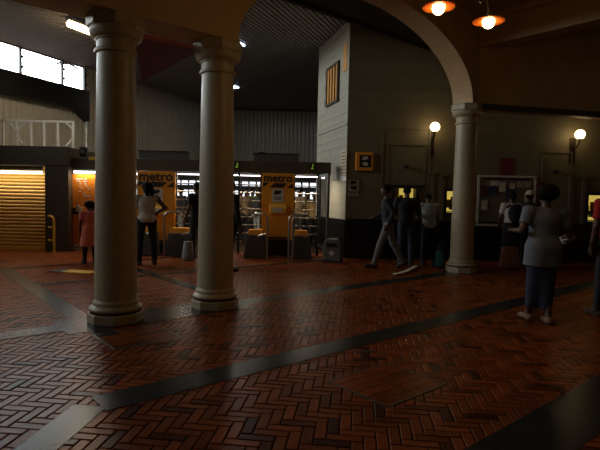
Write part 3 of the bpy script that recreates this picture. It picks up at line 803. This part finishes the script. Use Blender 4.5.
# yellow handrail by the kiosk
p = atY(54, 250, 12.2); p.z = 0
t = thing('handrail', 'yellow tubular hoop rail standing beside the kiosk shutter', 'rail', p)
MB().tube([(0, 0, 0), (0, 0, .78), (-.02, 0, .86), (-.07, 0, .9), (-.13, 0, .9)], .03, 10).build('post', M['yellow'], t, smooth=True)
for z in (.3, .62): MB().tube([(0, 0, z), (-.14, 0, z+.01)], .022, 8).build('rung', M['yellow'], t)
MB().lathe([(.06, 0), (.06, .015)], 12).build('foot_plate', M['yellow'], t)
# orange notice screen left
p, q_ = atY(72.5, 172.5, Y_GATE-.02), atY(100, 246, Y_GATE-.02)
w, zt, zb = q_.x-p.x, p.z, q_.z
t = thing('notice_screen', 'orange screen with white print and dark shelf between kiosk and near column', 'screen', ((p.x+q_.x)/2, Y_GATE-.02, 0))
zs = atY(80, 213, Y_GATE).z
MB().box((0, 0, (zt+zs)/2), (w, .04, zt-zs-.06)).build('upper_panel', M['orange_d'], t)
MB().box((0, 0, (zs+zb)/2), (w, .04, zs-zb-.06)).build('lower_panel', M['orange_d'], t)
MB().box((0, -.02, zs), (w+.06, .07, .06)).build('shelf', M['black'], t)
for x in (-w/2-.03, w/2+.03): MB().box((x, 0, (zt+.1)/2), (.06, .07, zt+.1)).build('post', M['black'], t)
MB().box((0, -.01, zb-.04), (w, .06, .06)).build('sill', M['steel'], t)
m = MB(); rr = random.Random(3)
for r_ in range(8):
    for c_ in range(5):
        if rr.random() < .7-.05*r_: m.box((-w*.34+c_*.06+(.02*r_ if r_ < 3 else .08), -.024, zt-.16-r_*.062), (.045, .006, .025))
m.build('white_print', M['truss'], t)
t2 = [('maroonpaper', -.29, .10), ('cream', -.20, .17), ('paper', -.12, .13)]
for k, (mt, x, h_) in enumerate(t2):
    o = MB().box((0, 0, h_/2), (.07, .05, h_)).build('carton', M[mt], bevel=.004, loc=(t.location.x+x, Y_GATE-.07, zs+.032))
    tag(o, ['small maroon carton at the left end of the screen shelf', 'tall cream carton standing on the orange screen shelf', 'pale carton rightmost on the orange screen shelf'][k], 'carton', 'cartons on the screen shelf')
# gate lighting: tubes under the header
for (x0, x1, yy, lab) in ((74, 97, Y_GATE-.12, 'white tube lamp over the orange notice screen'), (178, 262, Y_GATE+.25, 'white tube lamp behind the bar gate by the second column'), (294, 325, Y_GATE+.25, 'white tube lamp behind the right bar gate'), (126, 146, Y_GATE+.25, 'white tube lamp at the left edge of the left metro panel')):
    p, q_ = atY(x0, 175, yy), atY(x1, 175, yy); z = zH0-.05
    c_ = V(((p.x+q_.x)/2, yy, z)); w = q_.x-p.x
    t = thing('tube_lamp', lab, 'lamp', c_, 0, 'tube lamps under the gate header')
    MB().tube([(-w/2, 0, -.02), (w/2, 0, -.02)], .028, 8).build('tube', M['lampwhite'], t)
    MB().box((0, 0, .025), (w, .09, .045)).build('housing', M['truss'], t)
    area('tube_light', (0, 0, -.06), (0, 0, 0), w, .06, (1, .80, .52), K_GATE*w*(.22 if x0 == 74 else .5), t)
# lit far side beyond the gates
YB = 18.5
struct(MB().box((-2, YB+.3, 1.1), (14, .3, 2.2)).build('wall_platform', M['black']))
w3 = thing('window_3', None, None, (0, 0, 0)); w3['kind'] = 'structure'
for (ya, yb, r0) in ((180.5, 185, 0), (190, 197, 1)):
    for k in range(26):
        x = 128+7.6*k
        p, q_ = atY(x, ya+.02*(x-200), YB), atY(x+5.4, yb+.02*(x-200), YB)
        MB().box(((p.x+q_.x)/2, YB+.13, (p.z+q_.z)/2), (q_.x-p.x, .04, p.z-q_.z)).build('pane', M['farpane'], w3)
for y in (178.5, 187.5, 199):
    p, q_ = atY(128, y, YB), atY(330, y+4, YB)
    MB().beam((p.x, YB+.08, p.z), (q_.x, YB+.08, p.z), .06, .05).build('rail', M['grey'], w3)
# bin at the foot of the white wall
p = atZ(332.5, 261.5)
t = thing('litter_bin', 'grey metal litter bin with rounded top at the corner of the ticket building', 'bin', p, R(-12))
m = MB(); pr = [(-.21, 0), (.21, 0), (.21, .34), (.19, .46), (.12, .54), (-.12, .54), (-.19, .46), (-.21, .34)]
m.prism([V((x, -.17, z)) for x, z in pr], (0, .34, 0)); m.build('body', M['bin'], t, bevel=.02)
MB().box((0, -.175, .40), (.24, .02, .09)).build('opening', M['black'], t)
MB().prism([V((0, -.172, .14)), V((.07, -.172, .21)), V((0, -.172, .28)), V((-.07, -.172, .21))], (0, -.01, 0)).build('emblem', M['paper'], t)
MB().box((0, 0, .02), (.44, .36, .04)).build('base', M['black'], t)
# floor sign and litter
p = (atZ(57, 271)+atZ(95, 273))/2
t = thing('floor_plate', 'yellow and black plate lying on the floor left of the near column', 'plate', (p.x, p.y, .006), R(-14))
MB().box((-.33, 0, .004), (.22, .36, .012)).build('black_half', M['black'], t)
MB().box((.09, 0, .004), (.60, .30, .014)).build('yellow_half', M['yellow'], t)
pts = [atZ(x, y) for x, y in ((394, 275), (401, 274.3), (407, 272.5), (412, 270), (416, 267))]
m = MB()
for k in range(len(pts)-1):
    a_, b_ = pts[k], pts[k+1]; h = .03*math.sin(math.pi*(k+.5)/5)
    m.beam(a_+V((0, 0, .012+h)), b_+V((0, 0, .012+h)), .10, .012)
tag(m.build('paper_strip', M['paper']), 'pale crumpled strip lying on the floor behind the walking man', 'litter')

# ------------------------------------------------------------------ chandelier
l1, l2 = V(atY(438.5, 9.5, 5.35)), V(atY(488.5, 23.5, 5.55))
ctr = V(((l1.x+l2.x)/2+.02, (l1.y+l2.y)/2-.28, 0)); ctr = V((ctr.x, ctr.y, (l1.z+l2.z)/2))
ch = thing('chandelier', 'iron chandelier with scrolled arms and amber saucer shades under the arch', 'lamp', (ctr.x, ctr.y, H_CEIL))
zc = ctr.z-H_CEIL
MB().tube([(0, 0, 0), (0, 0, zc+.14)], .018).build('rod', M['iron'], ch)
MB().lathe([(.09, -.06), (.10, -.03), (.06, 0)], 20).build('ceiling_rose', M['iron'], ch, smooth=True)
MB().lathe([(.01, zc+.10), (.05, zc+.15), (.035, zc+.23), (.055, zc+.28), (.02, zc+.34)], 16).build('hub', M['iron'], ch, smooth=True)
spots = [l1-ctr, l2-ctr, V((.24, -.66, .03)), V((-.30, -.64, .03))]
for d in spots:
    d = V((d.x, d.y, d.z)); f = V((d.x, d.y, 0)); L = f.length
    pts = [f*tt + V((0, 0, zc+.22*(1-tt)+.11*tt-.09*math.sin(tt*2*math.pi)+(d.z)*tt)) for tt in [k/14 for k in range(15)]]
    arm = MB().tube(pts, .011, 8).build('arm', M['iron'], ch, smooth=True)
    e = V((d.x, d.y, zc+d.z))
    MB().tube([e+V((0, 0, .11)), e+V((0, 0, .045))], .025, 12).build('lamp_holder', M['iron'], arm)
    MB().lathe([(.03, .05), (.07, .035), (.13, .012), (.165, .018), (.168, .024), (.13, .022), (.07, .047), (.03, .062)], 32, c=e).build('shade', M['shade'], arm, smooth=True)
    MB().ball(e+V((0, 0, .012)), .066, 18, 12).build('bulb', M['bulb'], arm, smooth=True)
    point('bulb_light', e+V((0, 0, -.10)), (1, .60, .24), K_CHAND, .05, ch)

# ------------------------------------------------------------------ people: continuous bodies from blended limbs
class SDF:
    def __init__(s, cell): s.h = cell; s.p = []; s.cuts = []
    def cone(s, a, b, ra, rb, k=.02, planes=()): s.p.append(('c', np.array(a, float), np.array(b, float), ra, rb, k, planes)); return s
    def ell(s, c, r, rot=None, k=.03): s.p.append(('e', np.array(c, float), np.array(r, float), rot, 0, k, ())); return s
    def cut(s, p, n): s.cuts.append((np.array(p, float), np.array(n, float))); return s
    def verts(s):
        h = s.h; pad = .06; bb = []
        for q in s.p:
            if q[0] == 'c':
                r = max(q[3], q[4]); lo = np.minimum(q[1], q[2])-r-pad; hi = np.maximum(q[1], q[2])+r+pad
            else:
                r = q[2].max(); lo = q[1]-r-pad; hi = q[1]+r+pad
            bb.append((lo, hi))
        LO = np.min([b[0] for b in bb], 0)-h*2; HI = np.max([b[1] for b in bb], 0)+h*2
        n = np.ceil((HI-LO)/h).astype(int)+1
        f = np.full(n, 1.0, np.float32)
        for q, (lo, hi) in zip(s.p, bb):
            i0 = np.floor((lo-LO)/h).astype(int); i1 = np.ceil((hi-LO)/h).astype(int)+1
            gx = (LO[0]+h*np.arange(i0[0], i1[0]))[:, None, None]; gy = (LO[1]+h*np.arange(i0[1], i1[1]))[None, :, None]; gz = (LO[2]+h*np.arange(i0[2], i1[2]))[None, None, :]
            if q[0] == 'c':
                a, b = q[1], q[2]; ba = b-a; L2 = max(ba.dot(ba), 1e-9)
                t = np.clip(((gx-a[0])*ba[0]+(gy-a[1])*ba[1]+(gz-a[2])*ba[2])/L2, 0, 1)
                d = np.sqrt((gx-a[0]-ba[0]*t)**2+(gy-a[1]-ba[1]*t)**2+(gz-a[2]-ba[2]*t)**2)-(q[3]+(q[4]-q[3])*t)
                for (pp, nn) in q[6]:
                    d = np.maximum(d, (gx-pp[0])*nn[0]+(gy-pp[1])*nn[1]+(gz-pp[2])*nn[2])
            else:
                c, r, rot = q[1], q[2], q[3]
                X, Y, Z = gx-c[0], gy-c[1], gz-c[2]
                if rot is not None:
                    X, Y, Z = (rot[0][0]*X+rot[1][0]*Y+rot[2][0]*Z, rot[0][1]*X+rot[1][1]*Y+rot[2][1]*Z, rot[0][2]*X+rot[1][2]*Y+rot[2][2]*Z)
                k0 = np.sqrt((X/r[0])**2+(Y/r[1])**2+(Z/r[2])**2); k1 = np.sqrt((X/r[0]**2)**2+(Y/r[1]**2)**2+(Z/r[2]**2)**2)
                d = k0*(k0-1)/np.maximum(k1, 1e-6)
            sl = f[i0[0]:i1[0], i0[1]:i1[1], i0[2]:i1[2]]; k = q[5]
            hh = np.maximum(k-np.abs(sl-d), 0)/k
            sl[...] = np.minimum(sl, d)-hh*hh*k*.25
        if s.cuts:
            gx = (LO[0]+h*np.arange(n[0]))[:, None, None]; gy = (LO[1]+h*np.arange(n[1]))[None, :, None]; gz = (LO[2]+h*np.arange(n[2]))[None, None, :]
            for (pp, nn) in s.cuts: f = np.maximum(f, (gx-pp[0])*nn[0]+(gy-pp[1])*nn[1]+(gz-pp[2])*nn[2])
        return nets(f, LO, h)
def nets(f, o, h):
    s = f < 0; n = np.array(f.shape); m = n-1
    tot = int(m.prod()); acc = np.zeros((tot, 3)); cnt = np.zeros(tot, int); Q = []
    st = np.array([m[1]*m[2], m[2], 1])
    for ax in range(3):
        sa = [slice(None)]*3; sb_ = [slice(None)]*3; sa[ax] = slice(0, -1); sb_[ax] = slice(1, None)
        A, B = f[tuple(sa)], f[tuple(sb_)]
        idx = np.argwhere(s[tuple(sa)] != s[tuple(sb_)])
        if not len(idx): continue
        va = A[tuple(idx.T)]; vb = B[tuple(idx.T)]; t = va/(va-vb)
        pos = idx.astype(float); pos[:, ax] += t
        u, v = [q for q in range(3) if q != ax]
        cells = []
        for (du, dv) in ((-1, -1), (0, -1), (0, 0), (-1, 0)):
            c = idx.copy(); c[:, u] += du; c[:, v] += dv
            c = np.clip(c, 0, m-1); lin = c @ st; cells.append(lin)
            np.add.at(acc, lin, pos); np.add.at(cnt, lin, 1)
        q = np.stack(cells, 1); flip = (va < 0) if ax != 1 else (va >= 0)
        q[~flip] = q[~flip][:, ::-1]; Q.append(q)
    ids = np.nonzero(cnt)[0]; mp = np.full(tot, -1); mp[ids] = np.arange(len(ids))
    return acc[ids]/cnt[ids][:, None]*h+o, mp[np.concatenate(Q)]
def sdf_obj(sd, name, m, parent, sc):
    v, q = sd.verts(); v = v*sc
    me = bpy.data.meshes.new(name)
    me.vertices.add(len(v)); me.vertices.foreach_set('co', v.astype(np.float32).ravel())
    me.loops.add(q.size); me.loops.foreach_set('vertex_index', q.astype(np.int32).ravel())
    me.polygons.add(len(q)); me.polygons.foreach_set('loop_start', np.arange(0, q.size, 4, dtype=np.int32))
    me.polygons.foreach_set('use_smooth', np.ones(len(q), bool))
    me.update(calc_edges=True); me.validate(); me.materials.append(m)
    o = bpy.data.objects.new(name, me); COL.objects.link(o); o.parent = parent
    return o
def nrm(v): v = np.array(v, float); return v/np.linalg.norm(v)
def rotx(a): c, s = math.cos(a), math.sin(a); return np.array([[1, 0, 0], [0, c, -s], [0, s, c]])
def rotz(a): c, s = math.cos(a), math.sin(a); return np.array([[c, -s, 0], [s, c, 0], [0, 0, 1]])
def person(label, pos, yaw, height, legs=((4, 4, 2), (-4, 4, 2)), arms=None, lean=0, head=(0, 0), top='black_c', sleeve='short', bottom='denim', style='trousers',
           hem=.0, hair='short', shoe='leather', hat=None, cell=.010, build=1.0, hips=1.0, backpack=None, skin='skin', skirt_z=.12, skirt_r=.17, group=None, top_len=.86):
    sc = height/1.70
    t = thing('person', label, 'person', (pos[0], pos[1], 0), R(yaw), group)
    c_ = cell/sc
    piv = np.array([0, 0, .95]); RL = rotx(-R(lean))
    def T(p): return piv+RL@(np.array(p, float)-piv)
    # legs: (forward swing, knee bend, spread) for left (-x) and right (+x)
    J = []
    for sx, (a, k, ab) in zip((-1, 1), legs):
        hip = np.array([sx*.09*hips, 0, .90]); a1 = R(a); a2 = R(a-k); w = math.sin(R(ab))*sx
        knee = hip+.42*nrm((w, math.sin(a1), -math.cos(a1))); ank = knee+.41*nrm((w*.6, math.sin(a2), -math.cos(a2)))
        pitch = min(0, a2*.8) if k > 10 or a < -8 else a2*.2
        fd = np.array([sx*.12, math.cos(pitch), math.sin(pitch)]); fd = nrm(fd)
        up = np.array([0, -math.sin(pitch), math.cos(pitch)])
        heel = ank-fd*.04-up*.055; toe = ank+fd*.155-up*.062
        J.append([hip, knee, ank, heel, toe])
    mz = min(min(j[3][2]-.035, j[4][2]-.026) for j in J); sh = np.array([0, 0, -mz])
    J = [[p+sh for p in j] for j in J]; piv = piv+sh
    def T(p): return piv+RL@(np.array(p, float)+sh-piv)
    if arms is None: arms = (((-.12, .02, -1), (-.02, .25, -1)), ((.12, .02, -1), (.02, .25, -1)))
    A = []
    for sx, (d1, d2) in zip((-1, 1), arms):
        s0 = T((sx*.175*build, 0, 1.395)); e = s0+RL@nrm(d1)*.285; w = e+RL@nrm(d2)*.245
        A.append([s0, e, w, RL@nrm(d2)])
    HR = RL@rotz(R(head[0]))@rotx(-R(head[1])); hc0 = T((0, .012, 1.515))
    def Hd(p): return hc0+HR@(np.array(p, float)-np.array((0, .012, 1.515)))
    def torso(sd, e=0.0, lower=True):
        sd.ell(T((0, 0, 1.27)), (.155*build+e, .108*build+e, .165+e), RL, .05); sd.ell(T((0, .012, 1.10)), (.135*build+e, .10*build+e, .14+e), RL, .06)
        for sx in (-1, 1): sd.cone(T((0, -.005, 1.375)), T((sx*.165*build, 0, 1.39)), .062+e, .058+e, .04)
        if lower: sd.ell(piv+np.array((0, -.012, -.01)), (.160*hips+e, .122*hips+e, .125+e), None, .06)
    def leg(sd, j, e=0.0, foot=True):
        hip, kn, an, he, to = j
        sd.cone(hip, kn, .083*hips+e, .056+e, .03); sd.cone(kn, an, .054+e, .038+e*1.5, .02)
        m_ = kn+(an-kn)*.32-np.array((0, .016, 0)); sd.ell(m_, (.05+e, .05+e, .11+e), None, .03)
        if foot: sd.cone(an, he, .036, .036, .02); sd.cone(he, to, .034, .026, .02); sd.cone(an, to, .034, .024, .02)
    # ---- body
    b = SDF(c_)
    torso(b); [leg(b, j) for j in J]
    b.cone(T((0, -.01, 1.40)), Hd((0, .0, 1.54)), .056, .052, .03)
    b.ell(Hd((0, .0, 1.615)), (.074, .092, .092), HR, .02); b.ell(Hd((0, .034, 1.555)), (.054, .058, .062), HR, .03)
    b.cone(Hd((0, .088, 1.612)), Hd((0, .106, 1.578)), .010, .015, .012); b.ell(Hd((0, .078, 1.518)), (.022, .018, .016), HR, .02)
    for sx in (-1, 1): b.ell(Hd((sx*.076, -.005, 1.59)), (.010, .020, .032), HR, .006)
    for (s0, e, w, d2), sx in zip(A, (-1, 1)):
        b.cone(s0, e, .050*build, .040, .03); b.cone(e, w, .041, .028, .02)
        side = np.cross(d2, RL@np.array((0, 0, 1.))) if abs((RL.T@d2)[2]) < .85 else RL@np.array((0, 1., 0))
        side = nrm(side-d2*side.dot(d2)); nr = np.cross(d2, side)*sx; nr = nrm(nr)
        pe = w+d2*.088
        for q in (-.026, -.009, .009, .026): b.cone(w+side*q*.6, pe+side*q*1.15, .017, .0135, .012)
        curl = -nr if nr.dot(RL@np.array((sx, 0, 0))) > 0 else nr
        for q, L in ((-.034, .058), (-.0115, .074), (.0115, .080), (.034, .070)):
            r0 = pe+side*q; m1 = r0+(d2*.9+curl*.35)*L*.55; m2 = m1+(d2*.55+curl*.75)*L*.5
            b.cone(r0, m1, .0095, .009, .004); b.cone(m1, m2, .009, .0075, .004)
        th0 = w+d2*.025+side*.026; th1 = th0+side*.030+d2*.035+curl*.012; th2 = th1+d2*.035+side*.006+curl*.016
        b.cone(th0, th1, .015, .011, .008); b.cone(th1, th2, .011, .008, .004)
    sdf_obj(b, 'body', M[skin], t, sc)
    for sx in (-1, 1):
        MB().ball(tuple(Hd((sx*.031, .083, 1.622))*sc), .0125*sc, 10, 8).build('eye', M['truss'], t, smooth=True)
        MB().ball(tuple(Hd((sx*.031, .092, 1.622))*sc), .006*sc, 8, 6).build('iris', M['print'], t, smooth=True)
    mo = SDF(c_*.5); mo.cone(Hd((-.02, .088, 1.548)), Hd((.02, .088, 1.548)), .007, .007); sdf_obj(mo, 'mouth', M['leather'], t, sc)
    # ---- clothes
    E_ = .014
    s = SDF(c_); torso(s, E_)
    if style == 'dress' or style == 'skirt': pass
    for (s0, e, w, d2) in A:
        d1 = nrm(e-s0)
        if sleeve == 'short': q = s0+(e-s0)*.68; s.cone(s0-d1*.01, e, .064*build, .058, .03, ((q, d1),))
        elif sleeve == 'long':
            q = w-d2*.015; s.cone(s0-d1*.01, e, .064*build, .054, .03); s.cone(e, w, .054, .046, .02, ((q, d2),))
    s.cut(T((0, 0, 1.455 if sleeve != 'none' else 1.40)), RL@nrm((0, .25, 1)))
    if style == 'dress':
        for sx in (-1, 1): s.cone(piv+np.array((sx*.05, 0, -.02)), np.array((sx*.10, .0, .45)), .145, .165, .06)
        s.cut((0, 0, .48), (0, 0, -1))
    else:
        if top_len < .8:
            for sx in (-1, 1): s.cone(piv+np.array((sx*.06*hips, -.012, -.02)), piv+np.array((sx*.065*hips, -.012, top_len-1.05)), .130*hips+E_, .132*hips+E_, .06)
        s.cut(piv+np.array((0, 0, top_len-.95)), (0, 0, -1))
    sdf_obj(s, 'dress' if style == 'dress' else 'top', M[top], t, sc)
    if style in ('trousers', 'dress'):
        s = SDF(c_); s.ell(piv+np.array((0, -.012, -.01)), (.160*hips+.009, .122*hips+.009, .125), None, .05)
        for j in J: leg(s, [j[0], j[1], j[2]+np.array((0, 0, -.02)), None, None], .012, False)
        s.cut(piv+np.array((0, 0, .08)), (0, 0, 1)); sdf_obj(s, 'trousers', M[bottom], t, sc)
    elif style == 'skirt':
        s = SDF(c_); s.ell(piv+np.array((0, -.012, -.02)), (.160*hips+.012, .125*hips+.012, .13), None, .05)
        ctr_ = (J[0][2]+J[1][2])/2
        for sx, j in zip((-1, 1), J): s.cone(piv+np.array((sx*.05, -.01, -.06)), np.array((ctr_[0]*.4+sx*.07, j[2][1]*.55, skirt_z)), .125*hips, skirt_r, .08)
        s.cut(piv+np.array((0, 0, .08)), (0, 0, 1)); s.cut((0, 0, skirt_z), (0, 0, -1)); sdf_obj(s, 'skirt', M[bottom], t, sc)
    for j in J:
        s = SDF(c_*.8); s.cone(j[3], j[4], .044, .034, .02); s.cone(j[2]+np.array((0, 0, -.03)), j[4], .036, .030, .02); s.cone(j[2]+np.array((0, 0, -.02)), j[3], .040, .042, .02)
        s.cut((0, 0, 0 if min(j[3][2], j[4][2]) > .0 else 0), (0, 0, -1)); sdf_obj(s, 'shoe', M[shoe], t, sc)
    # ---- hair and hat
    if hair:
        s = SDF(c_*.8)
        if hair == 'afro': s.ell(Hd((0, -.02, 1.645)), (.145, .135, .115), HR, .02); s.cut(Hd((0, .075, 1.63)), HR@nrm((0, 1, -.35)))
        else: s.ell(Hd((0, -.006, 1.625)), (.083, .099, .094), HR, .02); s.cut(Hd((0, .055, 1.62)), HR@nrm((0, 1, -.75)))
        if hair == 'ponytail': s.cone(Hd((0, -.09, 1.66)), Hd((0, -.15, 1.60)), .04, .045, .03); s.cone(Hd((0, -.15, 1.60)), Hd((0, -.13, 1.46)), .042, .018, .03)
        if hair == 'long': s.ell(Hd((0, -.02, 1.63)), (.105, .112, .105), HR, .03); s.cone(Hd((-.04, -.07, 1.60)), Hd((-.06, -.07, 1.45)), .062, .05, .03); s.cone(Hd((.04, -.07, 1.60)), Hd((.06, -.07, 1.45)), .062, .05, .03)
        sdf_obj(s, 'hair', M['hair'], t, sc)
    if hat:
        s = SDF(c_*.8); s.ell(Hd((0, -.004, 1.665)), (.093, .105, .085), HR, .02); s.ell(Hd((0, .02, 1.645)), (.13, .15, .014), HR, .02)
        s.cut(Hd((0, 0, 1.632)), HR@nrm((0, 0, -1))); sdf_obj(s, 'hat', M[hat], t, sc)
    return t, dict(T=T, A=A, sc=sc, J=J, piv=piv)
def world_of(t, p, sc): return t.matrix_basis @ V(tuple(np.array(p)*sc))
def refresh(t): t.matrix_basis = Matrix.Translation(t.location) @ t.rotation_euler.to_matrix().to_4x4()

bent = (((-.35, -.15, -1), (.25, 1, -.15)), ((.35, -.15, -1), (-.05, 1, -.05)))
# nearest woman, seen from behind
p = atZ(536, 321)
wf, wd = person('woman seen from behind in grey blue top and long navy skirt, walking away', p, 4, 1.64, legs=((7, 4, -2.5), (-5, 10, -2.5)), arms=(((-.42, -.25, -1), (.1, 1, .0)), ((.42, -.05, -1), (.42, 1, -.1))),
    lean=3, head=(8, 4), top='greyblue', bottom='navy', style='skirt', hair='afro', shoe='sandal', cell=.008, build=1.28, hips=1.14, skirt_z=.17, skirt_r=.070, top_len=.70)
wf.rotation_euler.y = R(3)
refresh(wf)
hw = world_of(wf, wd['A'][1][2]+wd['A'][1][3]*.09, wd['sc'])
m = MB(); rp = Matrix.Rotation(R(-25), 3, 'Y')
for k in range(4): m.box(hw+V((.03+.004*k, .06, -.02-.012*k)), (.17, .24, .008), rp @ Matrix.Rotation(R(6*k-8), 3, 'Z'))
tag(m.build('paper_sheaf', M['white_c']), 'white sheaf of papers in the right hand of the woman in grey blue', 'papers')
p = atZ(609, 317)
person('person in a red top, cut off by the right edge of the photo', p, 5, 1.78, legs=((6, 4, 2), (-6, 6, 2)), top='redtop', bottom='dark_c', build=1.08)
p = atZ(387, 268.5)
person('striding man in dark jacket and light grey trousers, heading left', p, 84, 1.78, legs=((22, 6, 2), (-17, 14, 2)), arms=(((-.15, -.35, -1), (0, .5, -.9)), ((.15, .15, -1), (-.1, 1, -.25))), lean=6, top='dark_c', sleeve='long', bottom='greypants')
p = atZ(405, 266.2)
person('man in dark jacket and jeans standing at the lit ticket window', p, -8, 1.76, arms=(((-.25, .3, -1), (.3, 1, .1)), ((.25, .3, -1), (-.3, 1, .1))), lean=5, head=(0, 8), top='black_c', sleeve='long', bottom='denim', build=1.15)
p = atZ(428, 265.5)
pe, pd = person('person in pale blue shirt bending over the counter beside the far column', p, -4, 1.66, legs=((-5, 2, 4), (2, 4, 4)), arms=(((-.2, .6, -1), (.2, 1, .35)), ((.2, .6, -1), (-.2, 1, .35))), lean=22, head=(0, 15), top='paleblue', sleeve='short', bottom='black_c')
p = atZ(509, 266.3)
pw, pwd = person('woman in white top with dark backpack facing the notice board', p, -6, 1.68, arms=(((-.2, .1, -1), (.1, .5, -.6)), ((.15, 0, -1), (.05, .2, -1))), top='white_c', sleeve='short', bottom='black_c', style='skirt', skirt_z=.25, skirt_r=.13, hair='ponytail')
refresh(pw)
bp = world_of(pw, (0, -.31, 1.22), 1.0); q = Matrix.Rotation(R(-6), 3, 'Z')
t = thing('backpack', 'dark backpack on the back of the woman in white at the board', 'backpack', bp, R(-6))
s = SDF(.012); s.ell((0, 0, 0), (.16, .085, .22), None); s.ell((0, -.06, -.08), (.12, .06, .10), None, .03); sdf_obj(s, 'bag', M['black_c'], t, 1)
for sx in (-.1, .1): MB().tube([(sx, .03, .18), (sx*1.05, .12, .20), (sx*1.2, .24, .14), (sx*1.3, .30, .0)], .018).build('strap', M['dark_c'], t, smooth=True)
p = atZ(527, 266)
person('person in a cream brimmed hat and dark jacket beside the notice board', p, -40, 1.70, top='dark_c', sleeve='long', bottom='black_c', hat='cream', hair='short')
# bags
def soft_bag(p, w, d, h, name, mt, label, rz=0):
    t = thing(name, label, 'bag', (p.x, p.y, 0), rz)
    s = SDF(.014)
    for sx in (-1, 1): s.cone((sx*(w/2-d*.5), 0, d*.5), (sx*(w/2-d*.55), 0, h-d*.3), d*.5, d*.32, .06)
    s.cone((0, 0, d*.5), (0, 0, h-d*.3), d*.52, d*.36, .08); s.cut((0, 0, 0), (0, 0, -1)); s.cut((0, 0, h-.02), (0, 0, 1)); sdf_obj(s, 'bag_body', M[mt], t, 1)
    for sy in (-1, 1): MB().tube([(-w*.22, sy*d*.2, h-.04), (-w*.18, sy*d*.2, h+.08), (0, sy*d*.12, h+.14), (w*.18, sy*d*.2, h+.08), (w*.22, sy*d*.2, h-.04)], .012).build('handle', M['leather'], t, smooth=True)
    return t
soft_bag(atZ(509, 269.5), .46, .22, .52, 'checked_bag', 'pinkcheck', 'big pinkish patterned bag on the floor behind the woman in white')
soft_bag(atZ(439.5, 267.5), .18, .16, .40, 'teal_bag', 'teal', 'small teal bag on the floor beside the bending person')
# left side
p = atZ(89.5, 263)
person('girl in a coral pink dress over dark leggings, left of the near column', p, 40, 1.27, top='coral', style='dress', bottom='black_c', hair='afro', shoe='black_c', sleeve='short', build=1.15, hips=1.1, cell=.009)
p = atZ(100, 260)
person('person in dark clothes almost wholly hidden behind the near column', p, 20, 1.42, top='dark_c', bottom='black_c', hair='long', shoe='black_c', sleeve='long')
p = atZ(146.5, 264.6)
wm, wmd = person('woman in white sleeveless top and black trousers, hand on hip', p, 28, 1.70, legs=((2, 2, 4), (-3, 3, 4)), arms=(((-.35, .25, -1), (.55, .9, .15)), ((.62, -.35, -.8), (-.75, .55, -.55))), head=(25, 8), top='white_c', sleeve='none', bottom='black_c', hair='long', build=1.12, hips=1.15, top_len=.88)
refresh(wm)
bp = world_of(wm, (.20, .26, 1.06), wmd['sc'])
t = thing('red_purse', 'small red purse at the hip of the woman in white sleeveless top', 'purse', bp, R(28))
s = SDF(.008); s.cone((-.05, 0, 0), (.05, 0, 0), .045, .045); s.cone((-.045, 0, .04), (.045, 0, .04), .02, .02); sdf_obj(s, 'pouch', M['redtop'], t, 1)
MB().tube([(-.06, 0, .04), (0, -.02, .10), (.06, 0, .04)], .007).build('strap', M['leather'], t, smooth=True)
p = atZ(196.5, 258)
person('man in black with a pale sleeve, half hidden left of the second column', p, 60, 1.76, arms=(((-.2, .1, -1), (-.05, .4, -1)), ((.2, .2, -1), (.0, .6, -.7))), top='black_c', sleeve='short', bottom='dark_c', build=1.05)
bagp = atZ(188, 260.5)
soft_bag(bagp, .26, .2, .46, 'pale_bag', 'paleblue', 'pale blue bag on the floor left of the second column', R(20))
p = atZ(229.5, 274)
person('man in black stepping out from behind the second column', p, -50, 1.74, legs=((8, 4, 2), (-10, 10, 2)), top='black_c', sleeve='long', bottom='black_c', build=1.05)
# travellers beyond the gates
far = [(246, 15.6, 'khaki', 'dark_c', 1.72, 'traveller in khaki beyond the gates, right beside the second column'), (252.5, 16.6, 'hivis', 'dark_c', 1.74, 'worker in yellow vest beyond the gate bars'), (258.5, 15.2, 'dark_c', 'paleblue', 1.68, 'traveller in dark top and pale trousers beyond the left bars'),
       (241, 17.2, 'redtop', 'denim', 1.7, 'traveller in a red top far beyond the gate bars'),
       (299.5, 15.4, 'khaki', 'dark_c', 1.76, 'traveller in khaki beyond the right bar gate, leftmost there'), (307, 16.4, 'white_c', 'denim', 1.66, 'traveller in white beyond the right bar gate'), (314.5, 15.2, 'tan', 'black_c', 1.62, 'traveller in tan beyond the right bar gate, nearest the gate leaf'),
       (181, 16.2, 'dark_c', 'paleblue', 1.7, 'traveller in dark top beyond the bars right of the left metro panel')]
for k, (x, Y, tp_, bt, h_, lab) in enumerate(far):
    q = atY(x, 200, Y)
    person(lab, q, 180+random.uniform(-50, 50), h_, legs=((10, 6, 2), (-8, 8, 2)), top=tp_, bottom=bt, sleeve='long' if k % 2 else 'short', hair='short', cell=.013, group='travellers beyond the gates')
